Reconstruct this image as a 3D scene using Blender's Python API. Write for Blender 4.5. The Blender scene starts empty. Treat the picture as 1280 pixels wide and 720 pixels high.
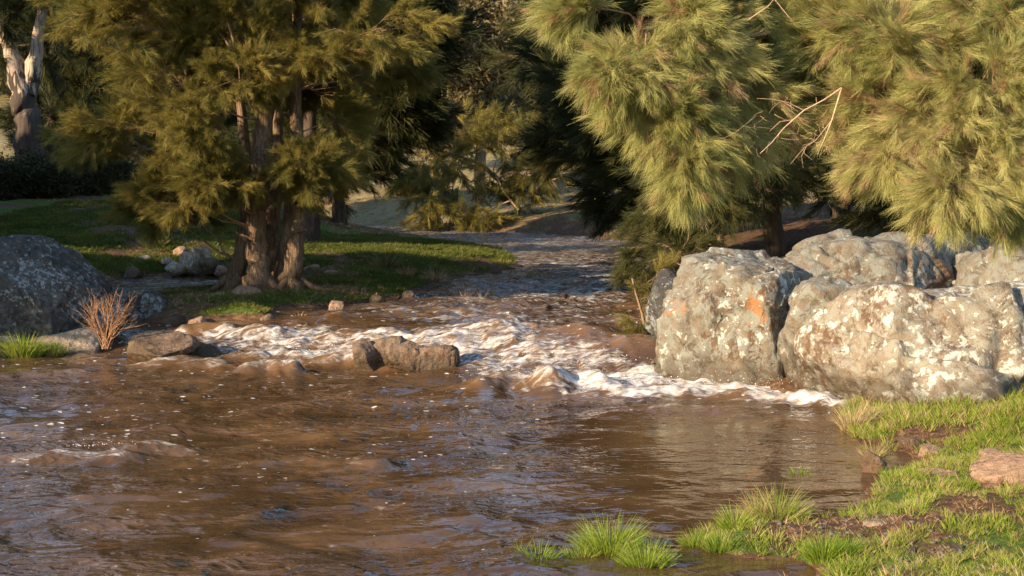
import bpy, math, random
import numpy as np
from mathutils import Vector, Quaternion, Matrix, Euler
PI = math.pi
SC = bpy.context.scene
COL = SC.collection
rnd = random.Random(7)

# ------------------------------------------------------------------ camera, light, exposure
CH = 2.5                      # eye height above the lower water level
FPX = 1758.0                  # focal length in photo pixels (1280 wide)
HOR = 230.0                   # photo row of the horizon
PITCH = math.atan((360 - HOR) / FPX)
cd = bpy.data.cameras.new('camera'); cam = bpy.data.objects.new('camera', cd); COL.objects.link(cam)
cam.location = (0, 0, CH); cam.rotation_euler = (PI / 2 - PITCH, 0, 0)
cd.sensor_width = 36; cd.lens = 36 * FPX / 1280; cd.clip_end = 3000
cd.dof.use_dof = True; cd.dof.focus_distance = 15.0; cd.dof.aperture_fstop = 5.0
SC.camera = cam
SUN_EL = math.radians(19); SUN_AZ = math.radians(54)   # azimuth measured from straight behind the camera towards the left
SDIR = Vector((-math.sin(SUN_AZ) * math.cos(SUN_EL), -math.cos(SUN_AZ) * math.cos(SUN_EL), math.sin(SUN_EL)))
w = bpy.data.worlds.new('World'); SC.world = w; w.use_nodes = True
nt = w.node_tree; bg = nt.nodes['Background']; sky = nt.nodes.new('ShaderNodeTexSky'); sky.sky_type = 'NISHITA'
sky.sun_disc = False; sky.sun_elevation = SUN_EL; sky.sun_rotation = math.atan2(SDIR.x, SDIR.y)
sky.air_density = 1.0; sky.dust_density = 0.1; sky.ozone_density = 1.5
nt.links.new(sky.outputs[0], bg.inputs[0]); bg.inputs[1].default_value = 0.15
sl = bpy.data.lights.new('sun', 'SUN'); sun = bpy.data.objects.new('sun', sl); COL.objects.link(sun)
sl.energy = 5.0; sl.angle = math.radians(0.5); sl.color = (1.0, 0.80, 0.53)
sun.rotation_euler = SDIR.to_track_quat('Z', 'Y').to_euler(); sun.location = SDIR * 50
SC.view_settings.view_transform = 'Standard'; SC.view_settings.look = 'None'
SC.view_settings.exposure = 1.12; SC.view_settings.gamma = 1.0
SC.render.engine = 'CYCLES'
SC.cycles.max_bounces = 6; SC.cycles.diffuse_bounces = 3; SC.cycles.glossy_bounces = 3; SC.cycles.transmission_bounces = 3
SC.cycles.transparent_max_bounces = 6; SC.cycles.use_denoising = True
SC.cycles.denoising_prefilter = 'NONE'
SC.cycles.caustics_reflective = False; SC.cycles.caustics_refractive = False
try: SC.cycles.denoiser = 'OPENIMAGEDENOISE'
except Exception: pass

# ------------------------------------------------------------------ noise in numpy
_rs = np.random.RandomState(11)
_perm = np.concatenate([_rs.permutation(256)] * 3)
_g2 = np.stack([np.cos(np.arange(256) * 2 * PI / 256 * 37), np.sin(np.arange(256) * 2 * PI / 256 * 37)], 1)
_g3 = _rs.normal(size=(256, 3)); _g3 /= np.linalg.norm(_g3, axis=1)[:, None]
def _fade(t): return t * t * t * (t * (t * 6 - 15) + 10)
def pn2(x, y):
    xi = np.floor(x).astype(int); yi = np.floor(y).astype(int); xf = x - xi; yf = y - yi
    u = _fade(xf); v = _fade(yf); xi &= 255; yi &= 255
    def g(a, b, dx, dy):
        h = _perm[_perm[xi + a] + yi + b]; return _g2[h, 0] * dx + _g2[h, 1] * dy
    a = g(0, 0, xf, yf); b = g(1, 0, xf - 1, yf); c = g(0, 1, xf, yf - 1); d = g(1, 1, xf - 1, yf - 1)
    return (a + u * (b - a)) * (1 - v) + (c + u * (d - c)) * v
def fbm2(x, y, o=4, gain=0.5):
    s = 0; a = 1
    for i in range(o):
        s = s + a * pn2(x * 2 ** i + 17.3 * i, y * 2 ** i - 9.1 * i); a *= gain
    return s
def pn3(p):
    pi = np.floor(p).astype(int); f = p - pi; pi &= 255; u = _fade(f)
    r = 0
    for a in (0, 1):
        for b in (0, 1):
            for c in (0, 1):
                h = _perm[_perm[_perm[pi[:, 0] + a] + pi[:, 1] + b] + pi[:, 2] + c]
                d = _g3[h]; dot = d[:, 0] * (f[:, 0] - a) + d[:, 1] * (f[:, 1] - b) + d[:, 2] * (f[:, 2] - c)
                r = r + dot * (u[:, 0] if a else 1 - u[:, 0]) * (u[:, 1] if b else 1 - u[:, 1]) * (u[:, 2] if c else 1 - u[:, 2])
    return r
def fbm3(p, o=4, gain=0.5):
    s = 0; a = 1
    for i in range(o): s = s + a * pn3(p * 2 ** i + 13.7 * i); a *= gain
    return s
def sstep(a, b, x):
    t = np.clip((x - a) / (b - a), 0, 1); return t * t * (3 - 2 * t)

# ------------------------------------------------------------------ projection helpers (photo pixel -> place in the world)
def ray(px, py):
    v = Vector(((px - 640), FPX, -(py - 360)))
    return Matrix.Rotation(-PITCH, 3, 'X') @ v
def at(px, py, d):            # the point seen at that pixel, d metres ahead
    r = ray(px, py); k = d / r.y; return Vector((r.x * k, d, CH + r.z * k))
DROP = 0.38
_n = np.array([0.48, 0.877])
def level(x, y):              # still-water level: the river drops over the rapid
    s = (x + 3.8) * _n[0] + (y - 19.5) * _n[1]
    return DROP * sstep(0.0, 2.6, s) + 0.0035 * np.clip(s, 0, 200)
def onwater(px, py):
    z = 0.0
    r = ray(px, py)
    for i in range(60):
        k = (z - CH) / r.z; z = z * 0.5 + 0.5 * float(level(r.x * k, r.y * k))
    return (r.x * k, r.y * k)
def seg_dist(X, Y, pts, closed):
    d = np.full(X.shape, 1e9); n = len(pts)
    for i in range(n if closed else n - 1):
        ax, ay = pts[i]; bx, by = pts[(i + 1) % n]; vx, vy = bx - ax, by - ay
        t = np.clip(((X - ax) * vx + (Y - ay) * vy) / (vx * vx + vy * vy + 1e-12), 0, 1)
        d = np.minimum(d, (X - ax - t * vx) ** 2 + (Y - ay - t * vy) ** 2)
    return np.sqrt(d)
def inside(X, Y, pts):
    c = np.zeros(X.shape, bool); n = len(pts)
    for i in range(n):
        ax, ay = pts[i]; bx, by = pts[(i + 1) % n]
        if ay == by: continue
        m = ((ay > Y) != (by > Y)) & (X < (bx - ax) * (Y - ay) / (by - ay) + ax); c ^= m
    return c
def sdf(X, Y, pts):
    d = seg_dist(X, Y, pts, True); return np.where(inside(X, Y, pts), d, -d)

# ------------------------------------------------------------------ shorelines (traced at the water level)
def PW(l): return [onwater(*p) for p in l]
RIGHT = PW([(1020, 712), (960, 700), (900, 697), (868, 684), (856, 668), (900, 655), (950, 652), (1000, 655), (1045, 643), (1080, 622), (1088, 600), (1112, 588), (1150, 578), (1138, 566),
            (1105, 560), (1066, 547), (1054, 528), (1060, 505), (1010, 490), (940, 478), (860, 462), (832, 440), (835, 400), (850, 360), (862, 335), (850, 312), (800, 303), (740, 297),
            (690, 292.5), (640, 290.5), (560, 286), (500, 281.5), (430, 278), (380, 275), (330, 273)]) + [(-60, 130), (-90, 700), (900, 700), (900, -700), (-900, -700), (-900, 5), (-30, 5.5), (-2, 6.4), (1.2, 7.4), (1.7, 8.4)]
LEFT = PW([(-60, 450), (0, 448), (60, 446), (108, 441), (150, 430), (172, 412), (205, 402), (260, 401), (338, 398), (352, 388), (400, 386), (450, 381), (500, 373), (540, 361), (566, 350),
           (600, 343), (636, 337), (652, 330), (646, 322), (628, 314), (560, 302), (500, 296), (440, 292), (380, 289), (300, 286)]) + [(-40, 70), (-60, 100), (-150, 700), (-900, 700), (-900, 12), (-30, 17), (-12, 19)]
POOL = PW([(135, 352), (165, 346), (235, 344), (305, 346), (345, 349), (320, 355), (285, 357), (210, 361), (165, 372), (185, 396), (200, 412), (160, 432), (118, 432), (122, 400), (128, 372)])
def land(x, y):
    a = sdf(x, y, RIGHT); b = sdf(x, y, LEFT); c = sdf(x, y, POOL)
    b = np.minimum(b, -c)
    return np.maximum(a, b), a, b
MOUND = onwater(520, 345)
def ground(x, y):
    x = np.asarray(x, float); y = np.asarray(y, float)
    s, a, b = land(x, y)
    nz = fbm2(x * 0.55, y * 0.55, 4)
    s2 = s + 0.25 * fbm2(x * 1.7 + 5, y * 1.7, 3)
    near = 1 - sstep(17.5, 21.0, y)
    up = 0.95 * (1 - np.exp(-np.clip(s2, 0, 99) / 2.6))
    upn = 0.24 * (1 - np.exp(-np.clip(s2, 0, 99) / 1.3)) + 0.03 * np.clip(s2, 0, 8)
    isl = np.exp(-((x + 5.9) ** 2 / 10 + (y - 26.2) ** 2 / 12)); upi = 0.15 * (1 - np.exp(-np.clip(s2, 0, 99) / 0.8))
    up = up * (1 - isl) + upi * isl
    mk = sstep(-9.0, -5.0, x) * (b > a) * sstep(25, 28, y); up = up * (1 - 0.42 * mk)
    shelf = np.exp(-((x + 6.6) ** 2 / 6 + (y - 20) ** 2 / 5)); up = up * (1 - shelf) + 0.25 * shelf * (1 - np.exp(-np.clip(s2, 0, 99)))
    h = np.where(s2 > 0, np.where(a > b, up * (1 - near) + upn * near, up), -0.75 * (1 - np.exp(np.clip(s2, -99, 0) / 0.9)))
    fl = np.where(s2 > 0, 1 - np.exp(-np.clip(s2, 0, 99)), 0)
    h = h + np.where(b > a, (1 - mk) * 0.050 * np.clip(y - 33, 0, 60) * sstep(0, 6, s2), 0.03 * np.clip(s2 - 2, 0, 40) * sstep(16, 22, y))
    r = np.hypot(x, y)
    h = h + sstep(85, 330, r) * 34 * sstep(20, 90, y) * (1 + 0.25 * fbm2(x * 0.012 + 3, y * 0.012, 3)) * (1 - 0.0011 * x)
    h = h + fl * (0.10 * nz + 0.035 * fbm2(x * 2.3, y * 2.3, 3) + 0.8 * sstep(30, 90, r) * fbm2(x * 0.08, y * 0.08, 3))
    return level(x, y) + h
def gz(x, y): return float(ground(np.array([x]), np.array([y]))[0])

# ------------------------------------------------------------------ node helpers
def mat_new(name):
    m = bpy.data.materials.new(name); m.use_nodes = True; t = m.node_tree
    return m, t, t.nodes['Principled BSDF'], t.nodes['Material Output']
class N:
    def __init__(s, t): s.t = t
    def node(s, k, **kw):
        n = s.t.nodes.new(k)
        for a, b in kw.items(): setattr(n, a, b)
        return n
    def link(s, a, b): s.t.links.new(a, b)
    def coord(s, kind='Object', scale=(1, 1, 1)):
        c = s.node('ShaderNodeTexCoord'); m = s.node('ShaderNodeMapping'); m.inputs['Scale'].default_value = scale
        s.link(c.outputs[kind], m.inputs[0]); return m.outputs[0]
    def pos(s, scale=(1, 1, 1), rz=0):
        c = s.node('ShaderNodeNewGeometry'); m = s.node('ShaderNodeMapping'); m.inputs['Scale'].default_value = scale; m.inputs['Rotation'].default_value = (0, 0, rz)
        s.link(c.outputs['Position'], m.inputs[0]); return m.outputs[0]
    def noise(s, v, scale, detail=4, rough=0.55, dist=0.0):
        n = s.node('ShaderNodeTexNoise'); n.inputs['Scale'].default_value = scale; n.inputs['Detail'].default_value = detail
        n.inputs['Roughness'].default_value = rough; n.inputs['Distortion'].default_value = dist
        s.link(v, n.inputs['Vector']); return n.outputs[0]
    def vor(s, v, scale, feature='F1', out='Distance', rand=1.0):
        n = s.node('ShaderNodeTexVoronoi', feature=feature); n.inputs['Scale'].default_value = scale; n.inputs['Randomness'].default_value = rand
        s.link(v, n.inputs['Vector']); return n.outputs[out]
    def ramp(s, f, stops, interp='LINEAR'):
        n = s.node('ShaderNodeValToRGB'); e = n.color_ramp.elements; n.color_ramp.interpolation = interp
        while len(e) > 1: e.remove(e[0])
        e[0].position = stops[0][0]; c = stops[0][1]; e[0].color = tuple(c) + (1,) if hasattr(c, '__len__') else (c, c, c, 1)
        for p, c in stops[1:]:
            k = e.new(p); k.color = tuple(c) + (1,) if hasattr(c, '__len__') else (c, c, c, 1)
        s.link(f, n.inputs[0]); return n.outputs[0]
    def step(s, f, a, b):
        n = s.node('ShaderNodeMapRange'); n.interpolation_type = 'SMOOTHSTEP'
        n.inputs['From Min'].default_value = a; n.inputs['From Max'].default_value = b; s.link(f, n.inputs[0]); return n.outputs[0]
    def mix(s, f, a, b):
        n = s.node('ShaderNodeMix', data_type='RGBA')
        for v, i in ((f, 0), (a, 6), (b, 7)):
            if hasattr(v, 'is_linked'): s.link(v, n.inputs[i])
            else: n.inputs[i].default_value = (tuple(v) + (1,)) if hasattr(v, '__len__') else v
        return n.outputs[2]
    def math(s, op, a, b=None, c=None):
        n = s.node('ShaderNodeMath', operation=op)
        for v, i in ((a, 0), (b, 1), (c, 2)):
            if v is None: continue
            if hasattr(v, 'is_linked'): s.link(v, n.inputs[i])
            else: n.inputs[i].default_value = v
        return n.outputs[0]
    def bump(s, h, strength, dist, normal=None):
        n = s.node('ShaderNodeBump'); n.inputs['Strength'].default_value = strength; n.inputs['Distance'].default_value = dist
        s.link(h, n.inputs['Height'])
        if normal: s.link(normal, n.inputs['Normal'])
        return n.outputs[0]
    def attr(s, name):
        n = s.node('ShaderNodeAttribute'); n.attribute_name = name; return n.outputs['Fac']
    def z(s):
        g = s.node('ShaderNodeNewGeometry'); x = s.node('ShaderNodeSeparateXYZ'); s.link(g.outputs['Position'], x.inputs[0]); return x.outputs

# ------------------------------------------------------------------ materials
def leaf_mat(name, c1, c2, c3, trans=0.35, rough=0.6):
    m, t, p, o = mat_new(name); n = N(t)
    oi = n.node('ShaderNodeObjectInfo')
    nz = n.noise(n.pos(), 0.9, 3)
    c = n.mix(oi.outputs['Random'], c1, c2); c = n.mix(n.step(nz, 0.42, 0.72), c, c3)
    n.link(c, p.inputs['Base Color']); p.inputs['Roughness'].default_value = rough; p.inputs['Specular IOR Level'].default_value = 0.25
    tr = n.node('ShaderNodeBsdfTranslucent'); n.link(c, tr.inputs[0])
    mx = n.node('ShaderNodeMixShader'); mx.inputs[0].default_value = trans
    n.link(p.outputs[0], mx.inputs[1]); n.link(tr.outputs[0], mx.inputs[2]); n.link(mx.outputs[0], o.inputs[0])
    return m
M = {}
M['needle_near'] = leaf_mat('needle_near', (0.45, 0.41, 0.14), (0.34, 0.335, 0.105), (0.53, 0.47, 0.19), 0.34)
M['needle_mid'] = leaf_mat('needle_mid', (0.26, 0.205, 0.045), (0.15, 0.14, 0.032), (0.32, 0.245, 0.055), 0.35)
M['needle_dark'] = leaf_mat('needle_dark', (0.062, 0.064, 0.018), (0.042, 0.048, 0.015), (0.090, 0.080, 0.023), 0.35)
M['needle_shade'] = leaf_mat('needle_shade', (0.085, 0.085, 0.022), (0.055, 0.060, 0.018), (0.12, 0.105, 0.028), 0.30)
M['gum_leaf'] = leaf_mat('gum_leaf', (0.24, 0.18, 0.08), (0.15, 0.125, 0.055), (0.32, 0.24, 0.12), 0.30)
M['shrub_leaf'] = leaf_mat('shrub_leaf', (0.055, 0.050, 0.016), (0.035, 0.035, 0.012), (0.09, 0.075, 0.025), 0.25)
M['grass_bright'] = leaf_mat('grass_bright', (0.28, 0.35, 0.028), (0.18, 0.26, 0.022), (0.36, 0.37, 0.06), 0.35, 0.5)
M['grass_tuft'] = leaf_mat('grass_tuft', (0.25, 0.33, 0.03), (0.20, 0.29, 0.03), (0.32, 0.36, 0.05), 0.4, 0.45)
M['grass_short'] = leaf_mat('grass_short', (0.10, 0.125, 0.014), (0.06, 0.085, 0.011), (0.17, 0.165, 0.025), 0.3)
M['grass_dry'] = leaf_mat('grass_dry', (0.48, 0.31, 0.16), (0.34, 0.19, 0.09), (0.56, 0.40, 0.24), 0.3)
def bark(name, c1, c2, c3, sc=(9, 9, 1.4), b=0.8, dist=0.03):
    m, t, p, o = mat_new(name); n = N(t); v = n.coord('Object', sc)
    a = n.noise(v, 1.6, 6, 0.65, 0.4); r = n.noise(n.coord('Object', (1, 1, 1)), 2.2, 4)
    c = n.ramp(a, [(0.32, c1), (0.5, c2), (0.68, c3)]); c = n.mix(n.step(r, 0.35, 0.7), c, n.mix(0.5, c, c1))
    n.link(c, p.inputs['Base Color']); p.inputs['Roughness'].default_value = 0.9; p.inputs['Specular IOR Level'].default_value = 0.2
    n.link(n.bump(a, b, dist), p.inputs['Normal']); return m
M['bark'] = bark('bark', (0.06, 0.036, 0.020), (0.22, 0.135, 0.08), (0.36, 0.245, 0.155), (22, 22, 2.2), 1.0, 0.05)
m_, t_, p_, o_ = mat_new('bark_peeling'); n_ = N(t_); a_ = n_.noise(n_.coord('Object', (5, 5, .8)), 1.4, 6, .6, .4); k_ = n_.step(n_.math('ADD', n_.z()[2], n_.math('MULTIPLY', n_.math('SUBTRACT', a_, 0.5), 9.0)), 6.0, 6.6)
n_.link(n_.mix(k_, n_.ramp(a_, [(0.3, (0.03, 0.02, 0.014)), (0.7, (0.12, 0.08, 0.055))]), n_.ramp(a_, [(0.35, (0.20, 0.12, 0.08)), (0.6, (0.48, 0.36, 0.26))])), p_.inputs['Base Color']); p_.inputs['Roughness'].default_value = .9; n_.link(n_.bump(a_, .9, .08), p_.inputs['Normal']); M['bark_peeling'] = m_
M['bark_dark'] = bark('bark_dark', (0.035, 0.024, 0.016), (0.09, 0.06, 0.04), (0.15, 0.10, 0.07))
M['bark_gum'] = bark('bark_gum', (0.10, 0.06, 0.04), (0.30, 0.20, 0.14), (0.52, 0.42, 0.32), (7, 7, 1.0), 0.5)
M['twig'] = bark('twig', (0.16, 0.09, 0.05), (0.30, 0.18, 0.11), (0.42, 0.28, 0.18), (20, 20, 20), 0.3, 0.005)
M['twig_dead'] = bark('twig_dead', (0.30, 0.17, 0.10), (0.46, 0.30, 0.19), (0.58, 0.42, 0.29), (20, 20, 20), 0.3, 0.005)
M['twig_red'] = bark('twig_red', (0.22, 0.10, 0.05), (0.36, 0.19, 0.10), (0.46, 0.28, 0.16), (20, 20, 20), 0.2, 0.004)

def rock_mat(name, base, dark, lichen, white, brown=(0.10, 0.045, 0.018), wl=0.45, wr=0.50, br=0.62, wet=0.25, wetlev=0.0, scale=1.0, stain=None, green=0.0):
    m, t, p, o = mat_new(name); n = N(t); v = n.coord('Object'); 
    big = n.noise(v, 0.9 * scale, 5, 0.6); mid = n.noise(v, 4.0 * scale, 7, 0.68, 0.3); fine = n.noise(v, 22 * scale, 5, 0.7)
    patch = n.noise(v, 6.5 * scale, 8, 0.72, 0.6)
    blob = n.vor(v, 14 * scale, 'SMOOTH_F1')
    c = n.ramp(mid, [(0.30, dark), (0.48, base), (0.70, tuple(min(1, k * 1.25) for k in base))])
    if stain:   # iron stain running down the face: (x0, x1, z0, z1) in the boulder's own frame
        s = n.node('ShaderNodeSeparateXYZ'); n.link(n.coord('Object'), s.inputs[0])
        wob = n.math('MULTIPLY', n.math('SUBTRACT', n.noise(v, 5.0, 7, 0.7), 0.5), 0.13)
        x = n.math('ADD', s.outputs[0], wob); y = s.outputs[1]
        for (x0, x1, z0, z1, cc) in stain:
            k = n.math('MULTIPLY', n.step(x, x0 - .02, x0 + .02), n.step(x, x1 + .02, x1 - .02))
            k = n.math('MULTIPLY', k, n.math('MULTIPLY', n.step(n.math('ADD', s.outputs[2], wob), z0 - .03, z0 + .05), n.step(n.math('ADD', s.outputs[2], wob), z1 + .04, z1 - .04)))
            k = n.math('MULTIPLY', k, n.step(y, 0.15, -0.05)); k = n.math('MULTIPLY', k, n.step(mid, 0.22, 0.40))
            c = n.mix(n.math('MULTIPLY', k, 0.85), c, cc)
    c = n.mix(n.step(n.math('ADD', patch, n.math('MULTIPLY', big, 0.25)), wl + 0.12, wl + 0.19), c, lichen)
    wh = n.math('SUBTRACT', n.math('ADD', n.noise(v, 9 * scale, 7, 0.65, 0.3), n.math('MULTIPLY', big, 0.75)), n.math('MULTIPLY', blob, 0.12))
    c = n.mix(n.step(wh, wr + 0.38, wr + 0.44), c, white)
    bb = n.math('ADD', n.noise(n.coord('Object', (1.3, 1, 0.8)), 7.5 * scale, 8, 0.75, 0.15), n.math('MULTIPLY', n.noise(v, 1.1 * scale, 3), 0.9))
    c = n.mix(n.math('MULTIPLY', n.step(bb, br + 0.43, br + 0.52), 0.8), c, brown)
    pit = n.step(fine, 0.60, 0.70); c = n.mix(n.math('MULTIPLY', pit, 0.55), c, tuple(k * 0.35 for k in dark))
    if green:
        gm = n.step(n.noise(v, 3.1 * scale, 6, 0.7), 0.60, 0.66); c = n.mix(n.math('MULTIPLY', gm, green), c, (0.10, 0.12, 0.02))
    xyz = n.z(); edge = n.math('ADD', xyz[2], n.math('MULTIPLY', n.math('SUBTRACT', n.noise(v, 2.6, 5), 0.5), 0.75))
    wm = n.step(edge, wetlev + wet + 0.10, wetlev + wet - 0.10)
    c = n.mix(n.math('MULTIPLY', wm, 0.68), c, (0.055, 0.034, 0.015))
    n.link(c, p.inputs['Base Color'])
    n.link(n.mix(wm, (0.9, 0.9, 0.9), (0.45, 0.45, 0.45)), p.inputs['Roughness']); p.inputs['Specular IOR Level'].default_value = 0.3
    h = n.math('ADD', n.math('MULTIPLY', mid, 1.0), n.math('MULTIPLY', fine, 0.35)); h = n.math('ADD', h, n.math('MULTIPLY', patch, 0.5))
    cr = n.vor(n.coord('Object', (1, 1, 1.4)), 2.3 * scale, 'DISTANCE_TO_EDGE'); h = n.math('ADD', h, n.math('MULTIPLY', n.step(n.math('ADD', cr, n.math('MULTIPLY', big, 0.10)), 0.03, 0.06), 0.10))
    n.link(n.bump(h, 0.9, 0.05), p.inputs['Normal']); return m
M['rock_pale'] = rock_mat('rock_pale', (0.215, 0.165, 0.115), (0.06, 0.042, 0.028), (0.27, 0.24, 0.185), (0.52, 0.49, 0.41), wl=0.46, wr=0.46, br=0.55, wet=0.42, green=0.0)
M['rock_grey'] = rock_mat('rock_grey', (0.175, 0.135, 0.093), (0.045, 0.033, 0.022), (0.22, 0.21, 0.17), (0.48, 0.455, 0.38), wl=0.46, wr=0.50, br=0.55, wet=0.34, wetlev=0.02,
                          stain=[(-0.20, -0.02, 0.08, 0.50, (0.36, 0.16, 0.06)), (-0.20, -0.03, -0.45, 0.10, (0.10, 0.045, 0.02)), (0.0, 0.10, 0.02, 0.22, (0.42, 0.18, 0.07)), (-1.3, -0.90, 0.16, 0.36, (0.33, 0.18, 0.095))])
M['rock_top'] = rock_mat('rock_top', (0.17, 0.135, 0.095), (0.045, 0.035, 0.025), (0.21, 0.20, 0.16), (0.40, 0.375, 0.31), wl=0.46, wr=0.54, br=0.55, wet=-9)
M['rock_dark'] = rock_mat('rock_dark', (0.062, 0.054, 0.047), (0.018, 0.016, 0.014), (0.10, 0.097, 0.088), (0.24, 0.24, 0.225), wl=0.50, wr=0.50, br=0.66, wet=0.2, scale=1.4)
M['rock_tan'] = rock_mat('rock_tan', (0.40, 0.27, 0.17), (0.12, 0.08, 0.05), (0.48, 0.38, 0.26), (0.60, 0.54, 0.44), wl=0.52, wr=0.58, br=0.62, wet=0.10, wetlev=0.0, scale=2)
M['rock_tan_up'] = rock_mat('rock_tan_up', (0.36, 0.26, 0.18), (0.10, 0.07, 0.05), (0.46, 0.40, 0.30), (0.60, 0.56, 0.48), wl=0.50, wr=0.56, br=0.64, wet=0.08, wetlev=DROP, scale=2)
M['rock_red'] = rock_mat('rock_red', (0.33, 0.19, 0.12), (0.09, 0.05, 0.035), (0.38, 0.27, 0.19), (0.52, 0.42, 0.34), wl=0.55, wr=0.62, br=0.60, wet=0.08, wetlev=0.15, scale=2.4)
M['rock_wet'] = rock_mat('rock_wet', (0.12, 0.085, 0.05), (0.03, 0.022, 0.015), (0.16, 0.13, 0.09), (0.20, 0.17, 0.12), wl=0.55, wr=0.66, br=0.62, wet=0.2, wetlev=0.3, scale=1.6)
M['rock_river'] = rock_mat('rock_river', (0.20, 0.13, 0.085), (0.05, 0.032, 0.022), (0.26, 0.18, 0.125), (0.36, 0.30, 0.24), wl=0.54, wr=0.62, br=0.60, wet=0.20, wetlev=0.05, scale=2.2)
M['rock_grey2'] = rock_mat('rock_grey2', (0.175, 0.135, 0.093), (0.045, 0.033, 0.022), (0.22, 0.21, 0.17), (0.48, 0.455, 0.38), wl=0.46, wr=0.50, br=0.55, wet=0.55)
M['rock_warm'] = rock_mat('rock_warm', (0.36, 0.22, 0.14), (0.16, 0.09, 0.055), (0.42, 0.30, 0.20), (0.50, 0.42, 0.32), wl=0.56, wr=0.62, br=0.62, wet=-9, scale=3)

def ground_mat():
    m, t, p, o = mat_new('ground'); n = N(t); v = n.pos(); g = n.attr('green'); dry = n.attr('dry')
    a = n.noise(v, 1.3, 7, 0.65); b = n.noise(v, 11, 6, 0.7); c3 = n.noise(v, 60, 3, 0.6)
    soil = n.ramp(b, [(0.30, (0.045, 0.026, 0.014)), (0.5, (0.12, 0.062, 0.032)), (0.70, (0.24, 0.14, 0.075))])
    grass = n.ramp(n.math('ADD', n.math('MULTIPLY', b, 0.6), n.math('MULTIPLY', a, 0.4)), [(0.35, (0.045, 0.065, 0.010)), (0.52, (0.085, 0.125, 0.018)), (0.68, (0.15, 0.18, 0.035))])
    straw = n.ramp(n.math('ADD', n.math('MULTIPLY', a, 0.5), n.math('MULTIPLY', n.noise(v, 0.15, 5), 0.5)), [(0.35, (0.16, 0.13, 0.055)), (0.5, (0.26, 0.21, 0.10)), (0.65, (0.34, 0.27, 0.15))])
    gm = n.step(n.math('ADD', g, n.math('MULTIPLY', n.math('SUBTRACT', a, 0.5), 1.2)), 0.35, 0.65)
    c = n.mix(gm, soil, grass); dm = n.step(n.math('ADD', dry, n.math('MULTIPLY', n.math('SUBTRACT', a, 0.5), 0.8)), 0.3, 0.7)
    c = n.mix(dm, c, straw); n.link(c, p.inputs['Base Color']); p.inputs['Roughness'].default_value = 0.95; p.inputs['Specular IOR Level'].default_value = 0.15
    n.link(n.bump(n.math('ADD', b, n.math('MULTIPLY', c3, 0.4)), 0.9, 0.04), p.inputs['Normal']); return m
M['ground'] = ground_mat()

def water_mat():
    m, t, p, o = mat_new('river_water'); n = N(t); foam = n.attr('foam'); fl = n.attr('fleck'); aer_glow = n.attr('aer_glow')
    v = n.pos((1, 1, 1)); vs = n.pos((1.0, 1.5, 1), -0.35)
    lum = n.noise(vs, 0.9, 4, 0.6)
    c = n.mix(n.step(lum, 0.35, 0.68), (0.062, 0.032, 0.014), (0.112, 0.060, 0.028)); c = n.mix(aer_glow, c, (0.20, 0.11, 0.052))  # lighter brown stands in for light glowing through crests; also aerated patches
    fn = n.math('ADD', n.math('MULTIPLY', n.noise(n.pos((1.0, 2.4, 1), -0.30), 2.6, 7, 0.66, 1.0), 0.80), n.math('MULTIPLY', n.noise(n.pos((1.0, 1.6, 1), -0.30), 11, 4, 0.6, 0.6), 0.28))
    fm = n.step(n.math('ADD', n.math('MULTIPLY', foam, 0.80), n.math('MULTIPLY', n.math('SUBTRACT', fn, 0.54), 3.1)), 0.32, 1.12)
    # drifting flecks of foam
    wv = n.node('ShaderNodeVectorMath', operation='ADD'); n.link(n.pos((1.0, 1.6, 1), -0.2), wv.inputs[0])
    cn = n.node('ShaderNodeTexNoise'); cn.inputs['Scale'].default_value = 5; n.link(v, cn.inputs['Vector']); sc_ = n.node('ShaderNodeVectorMath', operation='SCALE'); sc_.inputs['Scale'].default_value = 0.22
    n.link(cn.outputs['Color'], sc_.inputs[0]); n.link(sc_.outputs[0], wv.inputs[1])
    vo = n.node('ShaderNodeTexVoronoi'); vo.inputs['Scale'].default_value = 6.5; n.link(wv.outputs[0], vo.inputs['Vector'])
    sep = n.node('ShaderNodeSeparateColor'); n.link(vo.outputs['Color'], sep.inputs[0])
    clus = n.noise(n.pos((0.6, 1.3, 1), -0.3), 0.8, 4, 0.6)
    size = n.math('MULTIPLY', n.math('MULTIPLY', n.step(sep.outputs[0], 0.25, 1.0), 0.34), n.math('MULTIPLY', n.step(clus, 0.36, 0.60), fl))
    fk = n.math('LESS_THAN', vo.outputs['Distance'], size)
    fm2 = n.math('MAXIMUM', fm, n.math('MULTIPLY', fk, 0.9))
    fcol = n.ramp(n.noise(v, 7, 5, 0.6), [(0.3, (0.42, 0.33, 0.25)), (0.5, (0.62, 0.57, 0.53)), (0.7, (0.76, 0.74, 0.73))])
    c = n.mix(fm2, c, fcol); n.link(c, p.inputs['Base Color'])
    n.link(n.math('ADD', n.math('MULTIPLY', fm2, 0.5), 0.035), p.inputs['Roughness']); p.inputs['IOR'].default_value = 1.333
    r1 = n.noise(n.pos((1.0, 1.5, 1), -0.45), 2.4, 2, 0.5, 0.9); r2 = n.noise(n.pos((1.0, 1.5, 1), 0.25), 8.5, 2, 0.5, 0.8)
    h = n.math('ADD', n.math('MULTIPLY', r1, 0.75), n.math('MULTIPLY', r2, 0.21))
    h = n.math('ADD', h, n.math('MULTIPLY', fm, n.math('MULTIPLY', n.noise(v, 20, 4, 0.6), 0.45)))
    rg = n.attr('rough'); bn = n.node('ShaderNodeBump'); bn.inputs['Distance'].default_value = 0.20; n.link(h, bn.inputs['Height']); n.link(rg, bn.inputs['Strength'])
    n.link(bn.outputs[0], p.inputs['Normal']); return m
M['water'] = water_mat()
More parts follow.
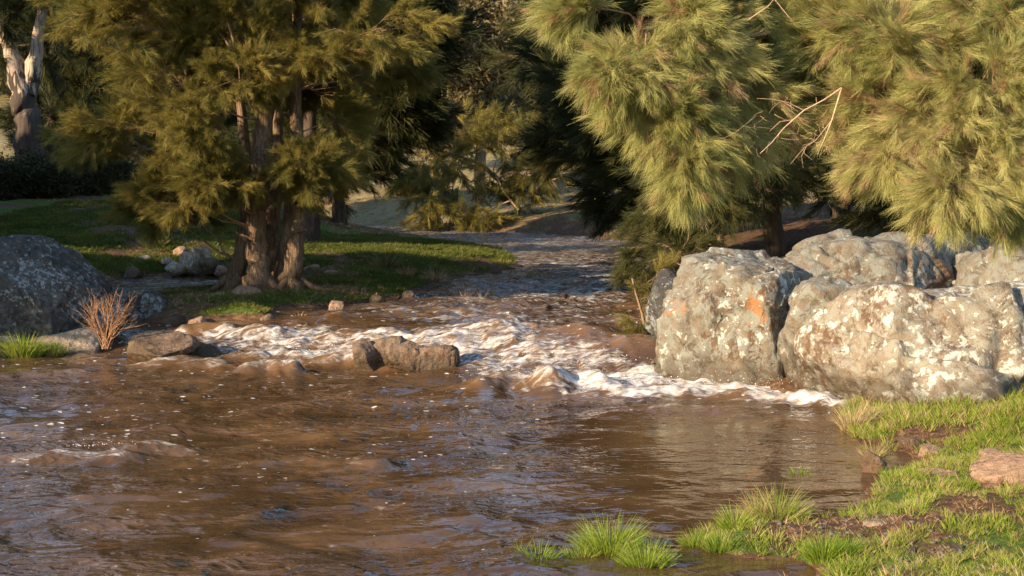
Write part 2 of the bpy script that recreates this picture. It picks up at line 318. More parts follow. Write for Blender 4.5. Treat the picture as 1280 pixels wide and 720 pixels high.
def plain(name, c, rough=0.6, bumpy=20):
    m, t, p, o = mat_new(name); n = N(t); v = n.coord('Object'); a = n.noise(v, bumpy, 5)
    n.link(n.mix(a, tuple(k * 0.7 for k in c), tuple(min(1, k * 1.25) for k in c)), p.inputs['Base Color']); p.inputs['Roughness'].default_value = rough; n.link(n.bump(a, .4, .01), p.inputs['Normal']); return m
M['foam'] = plain('foam', (0.72, 0.66, 0.58), 0.4)
M['pebble'] = plain('pebble', (0.10, 0.082, 0.068), 0.7, 8)
M['litter'] = plain('litter', (0.22, 0.10, 0.045), 0.8, 8)

# ------------------------------------------------------------------ mesh helpers
class MB:
    def __init__(s): s.v = []; s.f = []; s.m = []; s.n = 0
    def add(s, V, F, mi=0):
        V = np.asarray(V, float).reshape(-1, 3); s.v.append(V); o = s.n
        s.f.extend([tuple(i + o for i in f) for f in F]); s.m.extend([mi] * len(F)); s.n += len(V)
    def tube(s, pts, rad, sides=6, mi=0, cap=True, flute=0.0, seed=0):
        pts = [Vector(p) for p in pts]; V = []; k = len(pts); up = Vector((0.31, 0.17, 0.93))
        u = None
        for i, p in enumerate(pts):
            d = (pts[min(i + 1, k - 1)] - pts[max(i - 1, 0)]).normalized()
            if u is None: u = d.orthogonal().normalized()
            u = (u - d * u.dot(d)).normalized(); w_ = d.cross(u)
            r = rad[i] if hasattr(rad, '__len__') else rad
            for j in range(sides):
                a = 2 * PI * j / sides; rr = r
                if flute: rr = r * (1 + flute * (0.5 * math.sin(3 * a + seed + i * .12) + 0.4 * math.sin(5 * a + seed * 2 - i * .2) + 0.35 * math.sin(9 * a + i * .5 + seed)))
                V.append(p + (u * math.cos(a) + w_ * math.sin(a)) * rr)
        F = [(i * sides + j, i * sides + (j + 1) % sides, (i + 1) * sides + (j + 1) % sides, (i + 1) * sides + j) for i in range(k - 1) for j in range(sides)]
        if cap: F.append(tuple(range((k - 1) * sides, k * sides)))
        s.add([tuple(v) for v in V], F, mi)
    def mesh(s, name, mats, smooth=True):
        me = bpy.data.meshes.new(name); V = np.concatenate(s.v) if s.v else np.zeros((0, 3)); me.from_pydata(V.tolist(), [], s.f)
        for m in mats: me.materials.append(m)
        if len(mats) > 1: me.polygons.foreach_set('material_index', s.m)
        if smooth: me.polygons.foreach_set('use_smooth', [True] * len(me.polygons))
        me.update(); return me
def obj(name, me, parent=None, loc=None):
    o = bpy.data.objects.new(name, me); COL.objects.link(o)
    if parent: o.parent = parent
    if loc is not None: o.location = loc
    return o
def tag(o, label=None, cat=None, group=None, kind=None):
    if label: o['label'] = label
    if cat: o['category'] = cat
    if group: o['group'] = group
    if kind: o['kind'] = kind
    return o
def grid_mesh(name, R, A, hf, mat, attrs=None):
    rr, aa = np.meshgrid(R, A, indexing='ij'); X = rr * np.sin(aa); Y = rr * np.cos(aa); out = hf(X.ravel(), Y.ravel())
    Z = out[0]; nr, na = len(R), len(A)
    me = bpy.data.meshes.new(name); me.vertices.add(nr * na); me.vertices.foreach_set('co', np.stack([X.ravel(), Y.ravel(), Z], 1).ravel())
    i = np.arange((nr - 1) * (na - 1)); a = i // (na - 1) * na + i % (na - 1)
    q = np.stack([a, a + 1, a + na + 1, a + na], 1)[:, ::-1]; keep = out[2] if len(out) > 2 else None
    if keep is not None: q = q[keep[q].any(1)]
    nf = len(q); me.loops.add(nf * 4); me.loops.foreach_set('vertex_index', q.ravel().astype(np.int32)); me.polygons.add(nf)
    me.polygons.foreach_set('loop_start', np.arange(nf, dtype=np.int32) * 4); me.polygons.foreach_set('loop_total', np.full(nf, 4, np.int32)); me.polygons.foreach_set('use_smooth', np.ones(nf, bool))
    for k, v in out[1].items():
        at_ = me.attributes.new(k, 'FLOAT', 'POINT'); at_.data.foreach_set('value', v.astype(np.float32))
    me.materials.append(mat); me.update(calc_edges=True); me.validate(); return me

# ------------------------------------------------------------------ ground
def green_mask(x, y):
    s, a, b = land(x, y); n1 = fbm2(x * 0.8 + 31, y * 0.8, 4); n2 = fbm2(x * 0.3, y * 0.3 + 9, 3)
    nearb = (a > b) & (y < 17)
    g = np.where(nearb, 0.85 + 0.9 * n1 + 0.45 * sstep(12.0, 14.5, y), 0.85 + 0.4 * n1)
    # the bare litter patch in the middle of the near bank
    px_, py_ = onwater(1040, 668); g = g - 0.55 * np.exp(-((x - px_) ** 2 / 0.5 + (y - py_) ** 2 / 0.5)) - 0.65 * np.exp(-((x - px_ - 0.9) ** 2 / 0.8 + (y - py_ + 0.3) ** 2 / 0.4))
    px_, py_ = onwater(1140, 552); g = g - 0.8 * np.exp(-((x - px_) ** 2 / 0.25 + (y - py_) ** 2 / 0.25)); g = np.where(nearb, g - 0.32 * sstep(0.15, 0.45, fbm2(x * 2.2 + 60, y * 2.2, 3)), g)
    g = g * sstep(-0.05, 0.15, s); g = np.where((a > b) & (y > 17), 0.25 + 0.5 * n2, g)
    return np.clip(g, 0, 1)
def ground_f(x, y):
    z = ground(x, y); s, a, b = land(x, y); r = np.hypot(x, y)
    gm_ = green_mask(x, y); gm_ = np.where(b > a, gm_ * np.clip(0.75 + 1.8 * fbm2(x * .6 + 8, y * .6, 4), 0.1, 1) * sstep(0.0, 0.12, z - level(x, y)), gm_); gm_ = np.where((a > b) & (y > 15.0) & (y < 26), 0, gm_)
    dry = sstep(42, 75, r) * (0.75 + 0.5 * fbm2(x * 0.05, y * 0.05, 3)); dry = np.where((b > a), dry * sstep(38, 60, r), dry)
    return z, {'green': gm_, 'dry': np.clip(dry, 0, 1)}
d2r = math.radians
Rg = np.concatenate([np.array([0.0, 1.5, 3, 4.5, 6, 7]), np.geomspace(7.5, 120, 330), np.geomspace(123, 1500, 60)])
Ag = np.concatenate([np.linspace(-180, -34, 40), np.linspace(-33, 33, 560), np.linspace(34, 180, 40)]) * PI / 180
g_ob = obj('ground', grid_mesh('ground', Rg, Ag, ground_f, M['ground'])); tag(g_ob, kind='structure')

# ------------------------------------------------------------------ river
def PWl(l): return [onwater(*p) for p in l]
ZONES = [  # foam, upstream partly painted sky reflection: polygon, strength, softness in metres
    ([(225, 428), (300, 410), (420, 408), (480, 418), (560, 408), (620, 402), (660, 430), (600, 468), (560, 462), (480, 452), (440, 447), (330, 455), (250, 446)], 0.82, 0.35),
    ([(570, 410), (640, 404), (700, 420), (790, 446), (835, 452), (835, 488), (740, 500), (690, 490), (600, 476), (565, 455)], 0.76, 0.35),
    ([(740, 474), (830, 455), (900, 468), (1000, 484), (1075, 500), (1076, 518), (1000, 511), (900, 500), (790, 499), (700, 486)], 1.15, 0.15),
    ([(420, 384), (540, 374), (640, 372), (800, 376), (820, 400), (700, 414), (600, 408), (450, 402)], 0.50, 0.8),
    ([(640, 322), (800, 330), (815, 366), (690, 356)], 0.84, 1.0),  # upstream zones: real streaks plus sky reflection painted as foam
    ([(560, 352), (700, 346), (815, 360), (830, 385), (700, 380), (540, 378)], 0.74, 1.0),
    ([(560, 292), (700, 297), (800, 315), (760, 325), (640, 310)], 0.85, 2.0),
    ([(140, 402), (180, 408), (240, 412), (270, 424), (230, 432), (160, 428)], 0.55, 0.2),
]
CRESTS = [  # polyline, height, half width, foam
    ([(310, 452), (350, 449), (400, 452), (440, 450), (480, 458)], 0.15, 0.28, 0.95),
    ([(180, 456), (230, 454), (285, 461)], 0.08, 0.25, 0.75),
    ([(308, 469), (335, 466), (362, 469)], 0.13, 0.17, 0.8),
    ([(598, 486), (625, 480), (655, 481), (684, 488)], 0.15, 0.27, 0.55),
    ([(690, 487), (712, 480), (735, 482), (762, 491)], 0.15, 0.27, 0.8),
    ([(780, 494), (860, 494), (940, 497), (1000, 502), (1060, 512)], 0.08, 0.20, 0.7),
    ([(20, 577), (60, 573), (100, 571), (150, 573)], 0.06, 0.20, 0.72),
    ([(163, 562), (200, 560), (238, 563)], 0.045, 0.16, 0.62),
    ([(235, 418), (290, 416), (340, 420)], 0.12, 0.25, 0.3),
    ([(380, 432), (440, 424), (520, 430)], 0.10, 0.35, 0.6),
    ([(560, 432), (600, 418), (640, 426), (680, 438)], 0.10, 0.35, 0.45),
    ([(640, 412), (720, 418), (790, 432)], 0.12, 0.45, 0.15),
    ([(430, 398), (500, 395), (640, 396)], 0.07, 0.3, 0.55),
    ([(700, 402), (760, 400), (810, 404)], 0.08, 0.3, 0.55),
    ([(640, 382), (720, 378), (800, 384)], 0.06, 0.35, 0.35),
    ([(380, 506), (430, 500), (480, 505)], 0.05, 0.3, 0.12),
    ([(440, 545), (520, 540), (600, 548)], 0.05, 0.3, 0.1),
    ([(10, 470), (80, 468), (150, 474)], 0.05, 0.3, 0.12),
    ([(330, 580), (400, 576), (470, 584)], 0.05, 0.25, 0.15),
    ([(760, 520), (860, 512), (960, 520), (1040, 528)], 0.05, 0.35, 0.0),
]
ZW = [(PWl(p), s, k) for p, s, k in ZONES]; CW = [(PWl(p), h, w_, f) for p, h, w_, f in CRESTS]
CALM = [onwater(*p) for p in [(760, 530), (1050, 530), (1090, 600), (1060, 630), (900, 640), (780, 600), (700, 570)]]
POOLC = POOL
def river_f(x, y):
    L = level(x, y); foam = np.zeros_like(x); z = np.zeros_like(x); aer_glow = np.zeros_like(x)
    q = fbm2(x * 0.7 + 3, y * 0.7, 3); wx = x + 0.35 * q; wy = y + 0.5 * fbm2(x * 0.5, y * 0.5 + 20, 3)
    for P, s, k in ZW:
        m = (x > min(p[0] for p in P) - 4 * k) & (x < max(p[0] for p in P) + 4 * k) & (y > min(p[1] for p in P) - 4 * k) & (y < max(p[1] for p in P) + 4 * k)
        d = sdf(wx[m], wy[m], P); foam[m] = np.maximum(foam[m], s * sstep(-k, k * 1.2, d))
    rap = sstep(0.15, 0.7, foam)
    for P, h, w_, f in CW:
        m = (x > min(p[0] for p in P) - 2) & (x < max(p[0] for p in P) + 2) & (y > min(p[1] for p in P) - 2) & (y < max(p[1] for p in P) + 2)
        jag = 0.10 * fbm2(x[m] * 3, y[m] * 3, 3); d = seg_dist(x[m] + jag, y[m] + jag, P, False)
        lump = 0.55 + 0.9 * np.clip(0.5 + fbm2(x[m] * 1.6 + 7, y[m] * 1.6, 2), 0, 1)
        e = np.exp(-(d / w_) ** 2); z[m] += h * e * lump; foam[m] = np.maximum(foam[m], f * np.exp(-(d / (w_ * 0.8)) ** 2) * (0.75 + 0.6 * np.clip(lump - .8, -.4, 1)))
        aer_glow[m] = np.maximum(aer_glow[m], 0.75 * e * min(1, h / 0.15))  # painted glow of light through the humps, as lighter colour
    calm = np.exp(-np.clip(-sdf(x, y, CALM), 0, 9) / 1.0); farc = sstep(26, 36, y); pl = sstep(-0.5, 0.2, sdf(x, y, POOLC)) * sstep(23.5, 25.5, y)
    amp = (1 - 0.80 * calm) * (1 - 0.5 * farc) * (1 - 0.95 * pl)
    ca, sa = math.cos(0.42), math.sin(0.42); u = x * ca + y * sa; v = -x * sa + y * ca     # v runs with the current
    z = z + amp * (0.050 * fbm2(wx * 0.55, wy * 0.85, 2) + 0.050 * fbm2(u * 0.9 + q, v * 1.7, 2) + 0.022 * fbm2(u * 1.8 + 2 * q, v * 3.4, 2) + 0.006 * fbm2(u * 5, v * 8, 2))
    z = z + sstep(21, 25, y) * (1 - 0.7 * pl) * 0.075 * fbm2(x * 1.1 + q, y * 1.5, 2)
    bil = 1 - np.abs(pn2(x * 2.6 + q, y * 3.2)) * 2 + 0.4 * (1 - np.abs(pn2(x * 6.3, y * 7.1 + q)) * 2)
    z = z + rap * 0.05 * (bil - 0.8) * np.clip(amp, .3, 1)
    ridge = fbm2(u * 0.9 + q, v * 1.7, 3); cre = sstep(0.28, 0.6, ridge)
    foam = np.maximum(foam, 0.30 * cre * amp); foam = np.maximum(foam, 0.55 * farc * (1 - pl) + 0.10 * (1 - calm))  # far base foam also paints in the pale sky reflection
    aer_glow = np.maximum(aer_glow, 0.45 * sstep(0.05, 0.6, fbm2(x * 0.6 + 40, y * 0.9, 3)) * amp * (1 - farc))
    fleck = np.clip(0.75 * (1 - 0.75 * calm) * (1 - pl) * (0.5 + 0.5 * sstep(9, 14, y)) + 0.0, 0, 1)
    rough = np.clip(0.40 - 0.14 * calm - 0.15 * pl + 0.05 * rap - 0.05 * sstep(21, 30, y) * (1 - pl), 0.05, 1)
    rough = rough * (0.28 + 0.95 * sstep(-0.35, 0.45, fbm2(x * 0.30 + 50, y * 0.75, 3)))
    up_ = sstep(21.5, 26, y) * (1 - pl); rough = rough * (1 - up_) + 0.85 * up_; rough = np.maximum(rough, 0.35 * pl)
    zz = L + z; keep = ground(x, y) < zz + 0.12
    return zz, {'foam': foam, 'fleck': fleck, 'aer_glow': np.clip(aer_glow, 0, 1), 'rough': rough}, keep
Rw = np.concatenate([np.geomspace(4.5, 7, 14), np.geomspace(7.05, 40, 560), np.geomspace(40.4, 120, 90)])
Aw = np.concatenate([np.linspace(-62, -27, 40), np.linspace(-26.5, 26.5, 860), np.linspace(27, 45, 20)]) * PI / 180
w_ob = obj('river', grid_mesh('river', Rw, Aw, river_f, M['water'])); tag(w_ob, kind='structure')

# ------------------------------------------------------------------ rocks
_ico = {}
def ico(sub):
    if sub not in _ico:
        import bmesh
        bm = bmesh.new(); bmesh.ops.create_icosphere(bm, subdivisions=sub, radius=1.0); 
        V = np.array([v.co[:] for v in bm.verts]); F = [tuple(v.index for v in f.verts) for f in bm.faces]; bm.free(); _ico[sub] = (V, F)
    return _ico[sub]
def rock_mesh(name, half, seed, sub, cuts, ncut, amp, box, mat, crack=0.0, frac=0.0):
    V, F = ico(sub); rs = np.random.RandomState(seed); P = V.copy()
    P = np.sign(P) * np.abs(P) ** box; P /= np.maximum(1e-6, np.abs(P).max())
    C = [(np.array(n_, float) / np.linalg.norm(n_), o_) for n_, o_ in cuts]
    for i in range(ncut):
        n_ = rs.normal(size=3); n_ /= np.linalg.norm(n_); C.append((n_, rs.uniform(0.55, 0.85)))
    for n_, o_ in C:
        d = P @ n_ - o_; P = P - np.outer(np.where(d > 0, d * 0.92, 0), n_)
    H = np.array(half, float); Q = P * H; N_ = V / H; N_ /= np.linalg.norm(N_, axis=1)[:, None]
    S = max(half); o = seed * 3.17
    disp = amp * S * (0.9 * fbm3(Q * (0.9 / S) + o, 3) + 0.28 * (np.abs(fbm3(Q * (2.4 / S) + o + 9, 4)) * -2 + 0.5) + 0.13 * fbm3(Q * (6 / S) + o, 4) - 0.16 * np.clip(fbm3(Q * (3.5 / S) + o + 77, 3) - 0.15, 0, 1))
    rs2 = np.random.RandomState(seed + 5); sd_ = rs2.uniform(-1, 1, (80, 3)) * H * 1.05; sh = rs2.uniform(-1, 1, 80); gr = rs2.normal(0, .55, (80, 3)); Qw = Q + 0.10 * S * np.stack([fbm3(Q * (2 / S) + o, 2), fbm3(Q * (2 / S) + o + 5, 2), fbm3(Q * (2 / S) + o + 11, 2)], 1)
    dd = ((Qw[:, None, :] - sd_[None]) ** 2 * np.array([1, 1, 1.5])).sum(2); o2 = np.argsort(dd, 1)[:, :2]; ii = np.arange(len(Q)); d1 = np.sqrt(dd[ii, o2[:, 0]]); d2 = np.sqrt(dd[ii, o2[:, 1]]); k0 = o2[:, 0]; ed = np.clip((d2 - d1) / (0.028 * S), 0, 1)
    if frac: disp = disp + frac * S * ed * (0.5 * sh[k0] + ((Q - sd_[k0]) * gr[k0]).sum(1) / S) - frac * 0.45 * S * (1 - ed)
    if crack: disp = disp - crack * np.exp(-(np.abs(pn3(Q * (1.3 / S) + o + 31)) / 0.035) ** 2) - crack * 0.6 * np.exp(-(np.abs(pn3(Q * (2.6 / S) + o + 50)) / 0.04) ** 2)
    Q = Q + N_ * disp[:, None]
    me = bpy.data.meshes.new(name); me.from_pydata(Q.tolist(), [], F); me.materials.append(mat); me.polygons.foreach_set('use_smooth', [True] * len(F)); me.update(); return me
def rock(px0, px1, py0, py1, label, mat, seed, d=None, dy=None, sub=4, cuts=(), ncut=5, amp=0.16, box=0.8, rz=0.0, name='rock', group=None, sink=0.25, cat='rock', crack=0.0, frac=0.05):
    pxc = (px0 + px1) / 2
    if d is None: d = onwater(pxc, py1)[1]
    b = at(pxc, py1, d); tpt = at(pxc, py0, d); hx = (px1 - px0) / 2 / FPX * d; hh = max(0.05, (tpt.z - b.z)); dy = hx * 0.8 if dy is None else dy
    cz = b.z + hh * (0.5 - sink / 2); hz = hh * (0.5 + sink / 2) 
    cr, sr = abs(math.cos(rz)), abs(math.sin(rz))
    me = rock_mesh(name, (hx, dy, hz), seed, sub, cuts, ncut, amp, box, mat, crack, frac)
    o = obj(name, me, loc=(b.x, d + dy * 0.7, cz)); o.rotation_euler = (0, 0, rz); tag(o, label, cat, group); return o
# three great boulders of the right bank
rock(820, 1088, 314, 500, 'big lichened grey boulder with vertical orange rust stripe, left of the bank boulders', M['rock_grey'], 5, d=16.9, dy=1.25, sub=6, name='boulder', cat='boulder',
     cuts=[((-0.42, -0.9, 0.10), 0.66), ((0.80, -0.55, 0.16), 0.47), ((-0.95, 0.2, 0.15), 0.86), ((0.3, -0.2, 0.93), 0.80), ((-0.75, -0.35, 0.6), 0.86), ((0.1, -0.7, 0.75), 0.84)], ncut=1, amp=0.11, box=0.62, sink=0.10, crack=0.04, frac=0.085, group='boulders on the right bank')
rock(1036, 1510, 360, 540, 'largest cream and white lichened boulder standing behind the bright bank grass', M['rock_pale'], 12, d=14.7, dy=1.5, sub=6, name='boulder', cat='boulder',
     cuts=[((-0.30, -0.80, 0.48), 0.78), ((-0.9, -0.35, 0.25), 0.84)], ncut=3, amp=0.12, box=0.72, sink=0.45, crack=0.04, frac=0.085, group='boulders on the right bank')
rock(985, 1250, 300, 410, 'broad grey-topped boulder wedged between and behind the two front boulders', M['rock_top'], 23, d=18.0, dy=1.1, sub=6, name='boulder', cat='boulder',
     cuts=[((-0.2, -0.9, 0.35), 0.8)], ncut=3, amp=0.10, box=0.66, sink=0.5, crack=0.04, frac=0.085, group='boulders on the right bank')
rock(1160, 1420, 318, 410, 'tan boulder at the right edge lying behind the largest cream boulder', M['rock_top'], 31, d=17.6, dy=1.0, sub=5, name='boulder', cat='boulder',
     cuts=[((-0.4, -0.8, 0.4), 0.8)], ncut=3, amp=0.10, box=0.7, sink=0.5, crack=0.03, frac=0.085, group='boulders on the right bank')
rock(985, 1085, 352, 508, 'narrow grey cleft rock jammed between the striped and the cream boulder', M['rock_grey2'], 45, d=16.1, dy=0.6, sub=5, name='boulder', cat='boulder', ncut=5, sink=0.3, frac=0.07, group='boulders on the right bank')
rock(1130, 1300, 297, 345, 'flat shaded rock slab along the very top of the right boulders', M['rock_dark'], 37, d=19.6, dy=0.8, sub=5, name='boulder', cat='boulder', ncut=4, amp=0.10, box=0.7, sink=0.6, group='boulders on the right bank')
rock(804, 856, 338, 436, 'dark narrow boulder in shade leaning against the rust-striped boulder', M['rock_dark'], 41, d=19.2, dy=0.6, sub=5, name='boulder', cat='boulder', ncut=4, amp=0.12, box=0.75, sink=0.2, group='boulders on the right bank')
rock(700, 800, 414, 448, 'low wet brown rock with water washing over it before the bank bush', M['rock_wet'], 43, d=20.0, dy=0.5, sub=5, ncut=4, amp=0.16, sink=0.5)
rock(862, 905, 335, 372, 'pale flat rock behind the rust-striped boulder top', M['rock_top'], 44, d=18.6, dy=0.5, sub=4, sink=0.5)
# rock in mid river: four blocks
MR = 'rocks of the outcrop in mid river'
rock(446, 524, 417, 461, 'smooth pinkish brown rock, tallest of the mid-river outcrop', M['rock_river'], 51, d=18.8, dy=0.32, sub=5, amp=0.10, ncut=6, frac=0.1, group=MR)
rock(432, 478, 428, 463, 'dark cracked rock at the left end of the mid-river outcrop', M['rock_river'], 53, d=18.6, dy=0.2, sub=5, box=0.65, ncut=6, group=MR)
rock(470, 536, 430, 464, 'lumpy brown block in the middle of the mid-river outcrop', M['rock_river'], 57, d=18.5, dy=0.22, sub=5, box=0.6, ncut=7, group=MR, crack=0.02)
rock(520, 574, 433, 463, 'square-cut dark block at the right end of the mid-river outcrop', M['rock_river'], 59, d=18.5, dy=0.22, sub=5, box=0.42, amp=0.07, ncut=2, group=MR, crack=0.02)
# left bank
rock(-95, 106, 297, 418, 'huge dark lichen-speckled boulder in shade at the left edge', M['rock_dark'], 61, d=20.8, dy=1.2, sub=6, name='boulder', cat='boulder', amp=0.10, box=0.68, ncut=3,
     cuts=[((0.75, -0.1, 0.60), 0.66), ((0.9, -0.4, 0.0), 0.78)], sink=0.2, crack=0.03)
rock(-60, 76, 390, 444, 'sunlit orange-tinged rock shelf below the huge dark boulder', M['rock_tan'], 63, d=20.9, dy=0.5, sub=5, amp=0.13, sink=0.5, box=0.7, cuts=[((0.35,-0.5,0.8),0.45)])
rock(34, 118, 408, 448, 'sloping brown rock shelf at the water edge beside the green grass clump', M['rock_tan'], 65, d=20.6, dy=0.4, sub=5, amp=0.13, sink=0.5, box=0.7, cuts=[((0.3,-0.6,0.75),0.45)])
rock(-12, 14, 374, 400, 'small rounded tan rock resting at the left edge above the shelf', M['rock_tan'], 66, d=21.2, dy=0.15, sub=4)
rock(148, 240, 419, 449, 'low flat ochre rock in the rapid right of the dry shrub', M['rock_river'], 67, d=19.5, dy=0.5, sub=5, amp=0.14, sink=0.6, box=0.7, cuts=[((-0.1,-0.5,0.85),0.45)])
rock(195, 282, 430, 452, 'dark wet ledge trailing right from the flat ochre rock', M['rock_wet'], 69, d=20.1, dy=0.4, sub=5, amp=0.12, sink=0.5)
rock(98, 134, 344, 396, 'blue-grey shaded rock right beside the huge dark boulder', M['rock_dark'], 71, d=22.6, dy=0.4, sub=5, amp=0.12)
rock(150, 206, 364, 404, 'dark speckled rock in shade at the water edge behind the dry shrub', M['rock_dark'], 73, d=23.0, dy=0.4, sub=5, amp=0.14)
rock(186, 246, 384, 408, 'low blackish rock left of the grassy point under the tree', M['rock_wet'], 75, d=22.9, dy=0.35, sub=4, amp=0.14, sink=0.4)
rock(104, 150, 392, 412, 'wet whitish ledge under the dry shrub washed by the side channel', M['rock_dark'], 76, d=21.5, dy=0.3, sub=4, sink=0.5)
rock(254, 294, 368, 391, 'white-flecked low rock left of the brown root-foot stone', M['rock_tan_up'], 77, d=24.2, dy=0.25, sub=5, amp=0.12)
rock(284, 326, 358, 390, 'warm brown angular stone at the foot of the main trunk', M['rock_warm'], 79, d=24.3, dy=0.25, sub=5, amp=0.14, ncut=7)
rock(380, 408, 372, 385, 'small brown stone at the water edge right of the tree', M['rock_warm'], 81, d=24.6, dy=0.15)
rock(-2, 2, 0, 1, 'x', M['rock_dark'], 1, d=30) if False else None
PILE = 'rocks piled behind the backwater pool'
rock(238, 268, 303, 336, 'tall pale pointed boulder, highest of the rock pile behind the pool', M['rock_tan_up'], 83, d=32.5, dy=0.3, amp=0.08, box=0.7, rz=0.4, sub=5, group=PILE)
rock(221, 250, 316, 342, 'sharp-edged pale boulder leaning left of the tallest pile rock', M['rock_tan_up'], 85, d=32.0, dy=0.3, box=0.6, sub=5, group=PILE)
rock(202, 228, 326, 342, 'rounded tan boulder at the left foot of the rock pile', M['rock_tan_up'], 87, d=31.6, dy=0.3, amp=0.08, sub=4, group=PILE)
rock(214, 234, 308, 324, 'brown stone at the back left of the rock pile', M['rock_warm'], 89, d=33.5, dy=0.25, sub=4, group=PILE)
rock(200, 214, 322, 332, 'small pale stone left of the rounded tan pile boulder', M['rock_tan_up'], 90, d=32.6, dy=0.15, sub=3, group=PILE)
rock(248, 272, 322, 342, 'dark shaded stone at the right foot of the rock pile', M['rock_wet'], 91, d=31.8, dy=0.25, sub=4, group=PILE)
rock(266, 284, 331, 343, 'small pink-brown stone at the pool edge right of the pile', M['rock_warm'], 92, d=31.3, dy=0.15, sub=3, group=PILE)
rock(284, 298, 336, 346, 'small sunlit stone at the pool edge nearest the trunks', M['rock_warm'], 93, d=31.0, dy=0.12, sub=3, group=PILE)
rock(119, 152, 300, 322, 'grey block-shaped boulder standing alone above the bright grass patch', M['rock_dark'], 95, d=35.5, dy=0.35, box=0.55, sub=4)
rock(70, 100, 304, 318, 'dim grey boulder in the shaded grass above the huge dark boulder', M['rock_dark'], 96, d=36.5, dy=0.35, sub=4)
rock(97, 110, 321, 334, 'small cream stone at the left tip of the bright grass patch', M['rock_tan_up'], 97, d=33.0, dy=0.15, sub=3)
rock(168, 190, 320, 334, 'rounded tan stone at the right end of the bright grass patch', M['rock_tan_up'], 98, d=33.0, dy=0.2, sub=4)
rock(146, 160, 302, 309, 'thin pale slab beside the grey block-shaped boulder', M['rock_tan_up'], 99, d=35.6, dy=0.15, sub=3)
rock(438, 470, 262, 272, 'white rock lying on the distant green bank', M['rock_pale'], 101, d=82, dy=0.8, sub=4)
rock(150, 175, 334, 348, 'dark boulder at the left shore of the backwater pool', M['rock_wet'], 102, d=31.2, dy=0.3, sub=4)
for i, (a, b_, c, e, dd, lb) in enumerate([(366, 384, 322, 333, 33, 'small red-brown stone behind the trunks on the right'), (378, 402, 330, 342, 31.5, 'flat brown stone in the shade right of the trunks'),
        (350, 368, 336, 348, 30, 'dark stone glimpsed just right of the trunks'), (404, 424, 338, 347, 30, 'brown stone at the start of the mossy green mound')]):
    rock(a, b_, c, e, lb, M['rock_warm'], 110 + i, d=dd, dy=0.18, sub=3)
SH = 'loose stones along the left shore'
_sh = [(222, 402, 'low brown stone at the water edge left of the grassy point'), (246, 404, 'flat stone touching the side channel under the grassy point'), (333, 399, 'rounded stone at the water edge just below the trunks'), (350, 391, 'small stone in the inlet right of the trunks'),
       (420, 386, 'low stone on the muddy edge left of the green mound'), (446, 383, 'small stone at the front left foot of the mound'), (470, 378, 'dark stone at the front foot of the mound'), (510, 370, 'stone at the mound edge near its dead plant'), (555, 353, 'low stone where the mound meets the dead reeds'), (398, 389, 'wide muddy stone at the waterline right of the trunks')]
for i, (px, py, lb) in enumerate(_sh):
    if i in (3, 5, 9): continue
    wd = [20, 24, 18, 14, 26, 15, 22, 16, 14, 30][i]; rock(px - wd / 2, px + wd / 2, py - wd * .38, py + 2, lb, M[['rock_wet', 'rock_warm', 'rock_river'][i % 3]], 150 + i, dy=0.14, sub=4, sink=.8, group=SH)
# near right bank
rock(1222, 1340, 562, 612, 'smooth grey-brown rock at the right edge of the near bank', M['rock_warm'], 121, d=onwater(1260, 606)[1] - 0.7, dy=0.28, sub=5, amp=0.10, ncut=4, box=.9, frac=.02, cuts=[((-.55, -.1, .8), .42)])
def on_bank(px, py):
    r = ray(px, py); z = 0.2
    for i in range(40): k = (z - CH) / r.z; z = 0.5 * z + 0.5 * gz(r.x * k, r.y * k)
    return r.x * k, r.y * k, z
BK = 'flat stones in the near bank grass'
for i, (px, py, wd, ht, lb, mm) in enumerate([(1165, 566, 40, 15, 'flat reddish stone near the water notch of the near bank', 'rock_warm'), (1136, 556, 34, 16, 'crumbly red-brown stone beside the water notch', 'rock_red'),
        (1238, 572, 38, 14, 'low brown stone just left of the smooth edge rock', 'rock_warm'), (1240, 606, 34, 12, 'small orange stone in front of the smooth edge rock', 'rock_red'),
        (1172, 592, 50, 10, 'long flat tan stone half buried in mid-bank grass', 'rock_warm'), (1096, 656, 34, 9, 'pale flat flake of stone above the bare litter patch', 'rock_tan'),
        (1137, 690, 16, 12, 'small round grey pebble stone in the litter patch', 'rock_dark'), (1196, 688, 18, 14, 'grey stone at the right of the bare litter patch', 'rock_dark')]):
    x, y, z = on_bank(px, py); hx = wd / 2 / FPX * y
    me = rock_mesh('rock', (hx, hx * 0.8, max(0.03, ht / FPX * y * 0.8)), 130 + i, 4, [], 5, 0.12, 0.8, M[mm]); o = obj('rock', me, loc=(x, y, z - 0.05 * ht / FPX * y)); tag(o, lb, 'rock', BK)

